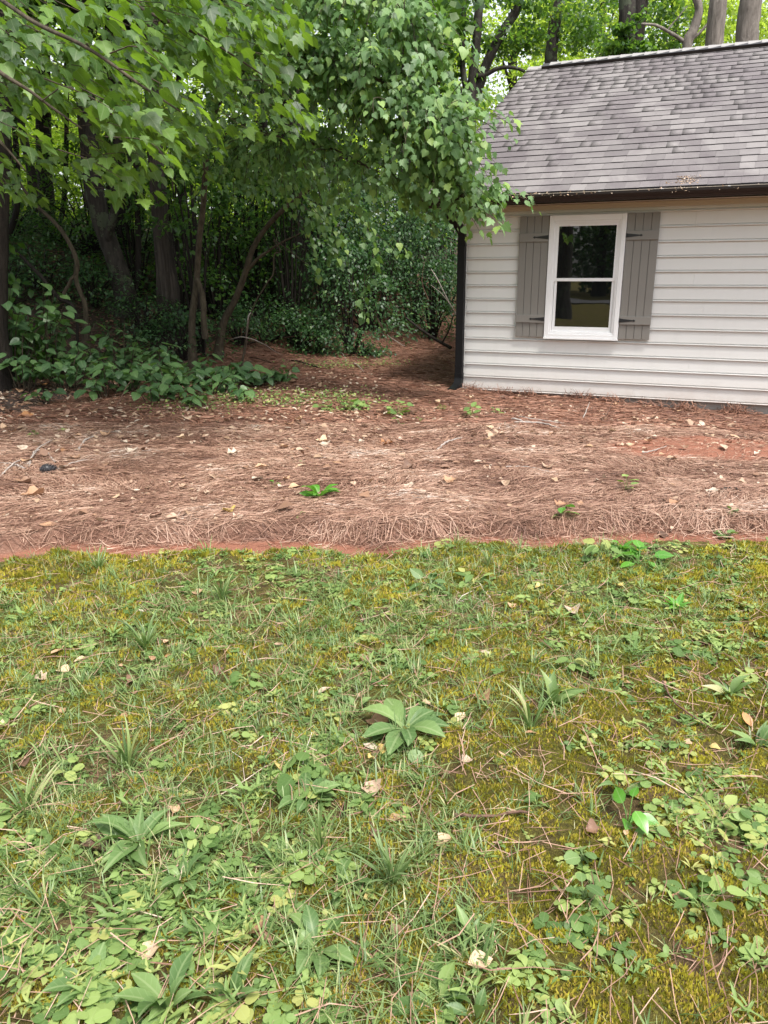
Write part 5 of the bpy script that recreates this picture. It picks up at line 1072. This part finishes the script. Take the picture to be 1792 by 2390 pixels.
for k_ in range(230):
    yy_ = rng.uniform(4.9, 10.6); xx_ = rng.uniform(-1, 1) * (yy_ * .5 + .1); s, b_ = to_house(xx_, yy_)
    if s > -.2 and b_ > -.2: continue
    mt_ = random.choice(['dead_pale', 'dead_tan', 'dead_tan', 'dead_brown', 'dead_brown', 'dead_pale', 'dead_tan'])
    lab_ = 'small %s leaf %s of the pine straw, %s' % ({'dead_pale': 'pale curled', 'dead_tan': 'tan dry', 'dead_brown': 'dark brown'}[mt_], 'near the front edge' if yy_ < 6 else 'in the middle depth' if yy_ < 8 else 'at the back', 'far left' if xx_ < -.3 * yy_ else 'left of centre' if xx_ < 0 else 'right of centre' if xx_ < .3 * yy_ else 'far right')
    fallen(0, 0, rng.uniform(.045, .12), mt_, lab_, group='straw bed: ' + lab_, xy=(xx_, yy_), lift=.022)
for k_ in range(50):
    yy_ = rng.uniform(9.5, 16); xx_ = rng.uniform(-.55, .02) * yy_
    fallen(0, 0, rng.uniform(.06, .13), random.choice(['dead_pale', 'dead_tan', 'dead_brown']), 'pale dry leaf lying in the shaded gully and bank', group='dry leaves on the shaded bank', xy=(xx_, yy_), lift=.02)
for k_ in range(60):
    yy_ = rng.uniform(1.5, 4.5); xx_ = rng.uniform(-1, 1) * (yy_ * .5 + .2)
    mt_ = random.choice(['dead_pale', 'dead_tan', 'dead_tan', 'dead_brown', 'dead_yellow'])
    lab_ = 'little %s leaf lying %s of the lawn, %s' % ({'dead_pale': 'pale', 'dead_tan': 'tan', 'dead_brown': 'dark brown', 'dead_yellow': 'yellow'}[mt_], 'in the near part' if yy_ < 2.4 else 'in the middle' if yy_ < 3.4 else 'in the back part', 'far left' if xx_ < -.3 * yy_ else 'left of centre' if xx_ < 0 else 'right of centre' if xx_ < .3 * yy_ else 'far right')
    fallen(0, 0, rng.uniform(.03, .07), mt_, lab_, group='lawn: ' + lab_, xy=(xx_, yy_))

# pine cone, sticks
x, y, z = ground_at(112, 1104); t = thing('pine_cone', 'dark closed pine cone lying on the straw at the left edge', 'pine cone', (x, y, z + .03), .3)
V = []; 
core, cf, c3 = tube_geo(smooth_path([(-.06, 0, 0), (0, 0, .004), (.06, 0, 0)], 9), np.array([.012, .028, .036, .040, .040, .037, .030, .02, .008]), 10)
link('core', mesh_from('core', core, [cf, c3], None, True), t, M['iron'])
k = NT('cone scale'); k.col(k.mix(k.noise(40, 3), (.03, .03, .035), (.10, .095, .10))).rough(.7); M['cone'] = k.m
sm = mesh_from('scale', *[(lambda a: (a[0], a[1]))(fan_leaf([(0, 0), (.4, .2), (.5, .7), (.25, 1.), (0, 1.1)], droop=-.3, fold=-.3))][0]); sm.materials.append(M['cone'])
for i in range(64):
    u_ = i / 64; a_ = i * 2.399; xx_ = -.06 + .118 * u_; r_ = .038 * math.sin(math.pi * (.1 + .85 * u_)) ** .7
    pos = Vector((xx_, r_ * math.cos(a_), r_ * math.sin(a_) + .003)); nr = Vector((0.25, math.cos(a_), math.sin(a_))).normalized(); d = (Vector((.8, 0, 0)) + nr * .5).normalized(); xx2 = d.cross(nr).normalized(); n2 = xx2.cross(d)
    ob = bpy.data.objects.new('scale', sm); C.collection.objects.link(ob); ob.parent = t; ob.matrix_basis = Matrix(((xx2.x * .02, d.x * .02, n2.x * .02, pos.x), (xx2.y * .02, d.y * .02, n2.y * .02, pos.y), (xx2.z * .02, d.z * .02, n2.z * .02, pos.z), (0, 0, 0, 1)))
def stick(pts, r0, r1, mt, label, cat='stick', lift=.02, group=None, ends=None):
    W_ = [np.array(ground_at(px, py)) + [0, 0, lift + h] for px, py, h in pts]; o0 = W_[0]
    pp = smooth_path([w - o0 for w in W_], 14); pp[1:-1] += rng.normal(size=(12, 3)) * r0 * .35
    o = TB().tube(pp, np.linspace(r0, r1, 14), 6, wob=.15).build('stick', M[mt]); o.location = o0; tag(o, label, cat, group); return o
ST = [([(130, 1085, 0), (105, 1060, .02), (80, 1070, .03), (68, 1095, .0)], .010, .005, 'twig_pale', 'curled bleached twig arching over the cone at the left'), ([(65, 1090, 0), (95, 1055, .03), (132, 1030, 0)], .009, .004, 'twig_pale', 'pale twig slanting up beside the curled one at left'),
 ([(60, 1100, 0), (30, 1090, .01), (0, 1085, 0)], .010, .006, 'twig_pale', 'bleached twig running to the left edge'), ([(0, 1118, 0), (20, 1105, .02), (45, 1085, .02), (70, 1080, 0)], .008, .004, 'twig_pale', 'lower bleached twig at the left edge'), ([(180, 1058, 0), (200, 1035, .01), (222, 1022, 0)], .014, .007, 'twig_pale', 'flat pale bark strip on the straw at left'),
 ([(135, 1100, 0), (180, 1085, .01), (222, 1078, 0)], .007, .004, 'twig_pale', 'thin pale twig right of the cone'), ([(265, 970, 0), (290, 945, .12), (320, 912, .22)], .010, .006, 'twig_brown', 'tan stick standing out of the litter below the shrubs'),
 ([(1195, 982, 0), (1240, 992, .01), (1325, 1000, 0)], .012, .006, 'twig_pale', 'longest grey twig in the bundle before the house'), ([(1200, 990, 0), (1260, 995, .02), (1310, 1005, 0)], .010, .005, 'twig_pale', 'grey twig lying under the longest of the bundle'), ([(1210, 976, 0), (1270, 988, .01), (1330, 994, 0)], .008, .004, 'twig_pale', 'upper grey twig of the bundle'),
 ([(1020, 1055, 0), (1045, 1040, .02), (1078, 1025, 0)], .010, .006, 'twig_pale', 'pale forked twig on the straw left of the white leaf'), ([(1360, 980, 0), (1370, 965, .06), (1374, 962, .1)], .008, .004, 'twig_pale', 'short pale twig sticking up before the wall'),
 ([(1405, 985, 0), (1420, 970, .05), (1430, 955, .1)], .007, .004, 'twig_brown', 'brown twig leaning near the wall'), ([(500, 790, 0), (570, 810, .02), (660, 832, .0)], .012, .006, 'twig_pale', 'long grey branchlet sprawled over the left slope'), ([(520, 800, 0), (590, 840, .02), (640, 850, 0)], .010, .006, 'bark_dark', 'dark branchlet below the long grey one on the slope'),
 ([(680, 842, 0), (710, 852, .02), (741, 860, 0)], .014, .01, 'bark_dark', 'short dark log piece in the gully'), ([(880, 775, 0), (905, 795, .03), (945, 810, 0)], .014, .008, 'twig_pale', 'pale forked branch lying at the foot of the vines'), ([(780, 815, 0), (800, 830, .01), (808, 845, 0)], .010, .006, 'twig_pale', 'short pale stick in the middle of the gully'),
 ([(572, 830, 0), (585, 800, .25), (597, 765, .45)], .012, .009, 'twig_pale', 'pale broken stick standing on the left slope'), ([(825, 850, 0), (835, 858, .02), (848, 870, 0)], .009, .005, 'twig_pale', 'small curved stick on the gully floor'), ([(600, 760, .0), (650, 790, .15), (700, 815, 0)], .010, .005, 'twig_brown', 'brown branchlet arching across the left slope'),
 ([(540, 790, 0), (600, 790, .12), (690, 800, 0)], .009, .004, 'twig_brown', 'upper branchlet of the tangle on the left slope'), ([(1500, 1062, 0), (1530, 1057, .01), (1555, 1046, 0)], .007, .004, 'twig_pale', 'thin pale twig at the top of the bare soil'), ([(1180, 1095, 0), (1230, 1098, .01), (1300, 1112, 0)], .007, .004, 'twig_pale', 'grey twig half buried in the straw, centre right'),
 ([(1680, 1150, 0), (1700, 1148, .01), (1728, 1152, 0)], .012, .007, 'bark_dark', 'short black twig at the right of the straw'), ([(1060, 1425 + 490, 0), (1120, 1922, .01), (1230, 1908, 0)], .006, .004, 'twig_brown', 'brown twig lying flat right of centre in the lawn'),
 ([(1545, 1600, 0), (1570, 1650, .01), (1640, 1700, 0)], .005, .003, 'twig_brown', 'reddish twig on the moss at the right')]
for pts, a_, b_, mt, lab in ST: stick(pts, a_, b_, mt, lab)
def air_stick(pts, r0, r1, mt, label):
    W_ = [P(*q) for q in pts]; gx_, gy_ = W_[-1][0], W_[-1][1]; o0 = W_[0]; pp = smooth_path([w - o0 for w in W_], 14); o = TB().tube(pp, np.linspace(r0, r1, 14), 6, wob=.12).build('stick', M[mt]); o.location = o0; tag(o, label, 'branch')
air_stick([(1052, 812, 15.6), (1010, 788, 15.9), (970, 760, 16.3), (948, 742, 16.6)], .035, .022, 'bark_dark', 'fallen dark limb propped on the bank beside the house')
air_stick([(1064, 735, 15.8), (1040, 690, 16), (1020, 650, 16.2), (1006, 628, 16.4)], .014, .008, 'twig_pale', 'bare pale branch leaning behind the downspout')
air_stick([(1064, 732, 15.8), (1035, 690, 16), (1005, 665, 16.2)], .010, .005, 'twig_pale', 'thinner pale branch below the leaning one')
air_stick([(1032, 800, 15.2), (1048, 770, 15.3), (1058, 735, 15.4)], .016, .010, 'bark_dark', 'dark branch curving up beside the downspout')
air_stick([(1000, 700, 16.2), (985, 660, 16.3), (990, 610, 16.4)], .008, .004, 'twig_brown', 'thin brown shoot among vines left of the downspout')

# ------------------------------------------------------------------ what stands behind the viewer (seen only in the window glass)
def back(s, o_): return HX + s * EX - o_ * NX, HY + s * EY - o_ * NY
bl = []
for s_, o_, h, r0 in ((-9, 40, 13, .3), (-5, 46, 15, .35), (-1, 42, 14, .3), (3, 45, 15, .3), (7, 44, 14, .3), (12, 46, 14, .35), (-13, 44, 14, .3)):
    x, y = back(s_, o_); far_tree('tree across the road behind the viewer, mirrored in the window', x, y, h, r0, ((0, 0, h * .5), (3.6, 3.6, h * .5)), 2600, lsz=.38, mat='vine_leaf', group='trees behind the viewer', limbs=3)
x, y = back(-2.0, 17); far_tree('big shade tree behind the viewer, its trunk mirrored in the window', x, y, 11, .34, ((0, 0, 9.2), (2.6, 2.6, 2.0)), 2200, lsz=.25, mat='vine_leaf', limbs=3, bk='bark')
HB = [(-20, 50), (-15, 52), (-10, 50), (-5.5, 53), (-1, 50), (3.5, 52), (8, 50), (12.5, 53), (17, 50), (22, 52), (-25, 52)]
for s_, o_ in HB:
    x, y = back(s_, o_); z = float(G(x, y)); t = thing('shrub', 'dense bush across the road behind the viewer, %s in its row' % rank(s_, [q[0] for q in HB]), 'shrub', (x, y, z))
    TB().tube([(0, 0, -.2), (.1, 0, 1.2), (.2, 0, 2.6)], [.08, .06, .03], 5).build('stem', M['bark_dark'], t)
    n_ = 1500; q = rv(n_) * [2.9, 2.0, 3.6] * (rng.random((n_, 1)) ** .35) + [0, 0, 2.6]
    bulk_leaves('foliage', DIA2, q, rv(n_), rv(n_) * .8 + [0, 0, 1], rng.uniform(.3, .55, n_), M['vine_leaf'], t, kind=None)
V = []
for s_, o_ in ((-30, 30), (40, 30), (40, 35), (-30, 35)): x, y = back(s_, o_); V.append((x, y, .06))
o = link('road', mesh_from('road', V, np.array([(0, 1, 2, 3)])), None, M['asphalt']); tag(o, 'grey road behind the viewer', kind='structure')
bpy.context.view_layer.update()
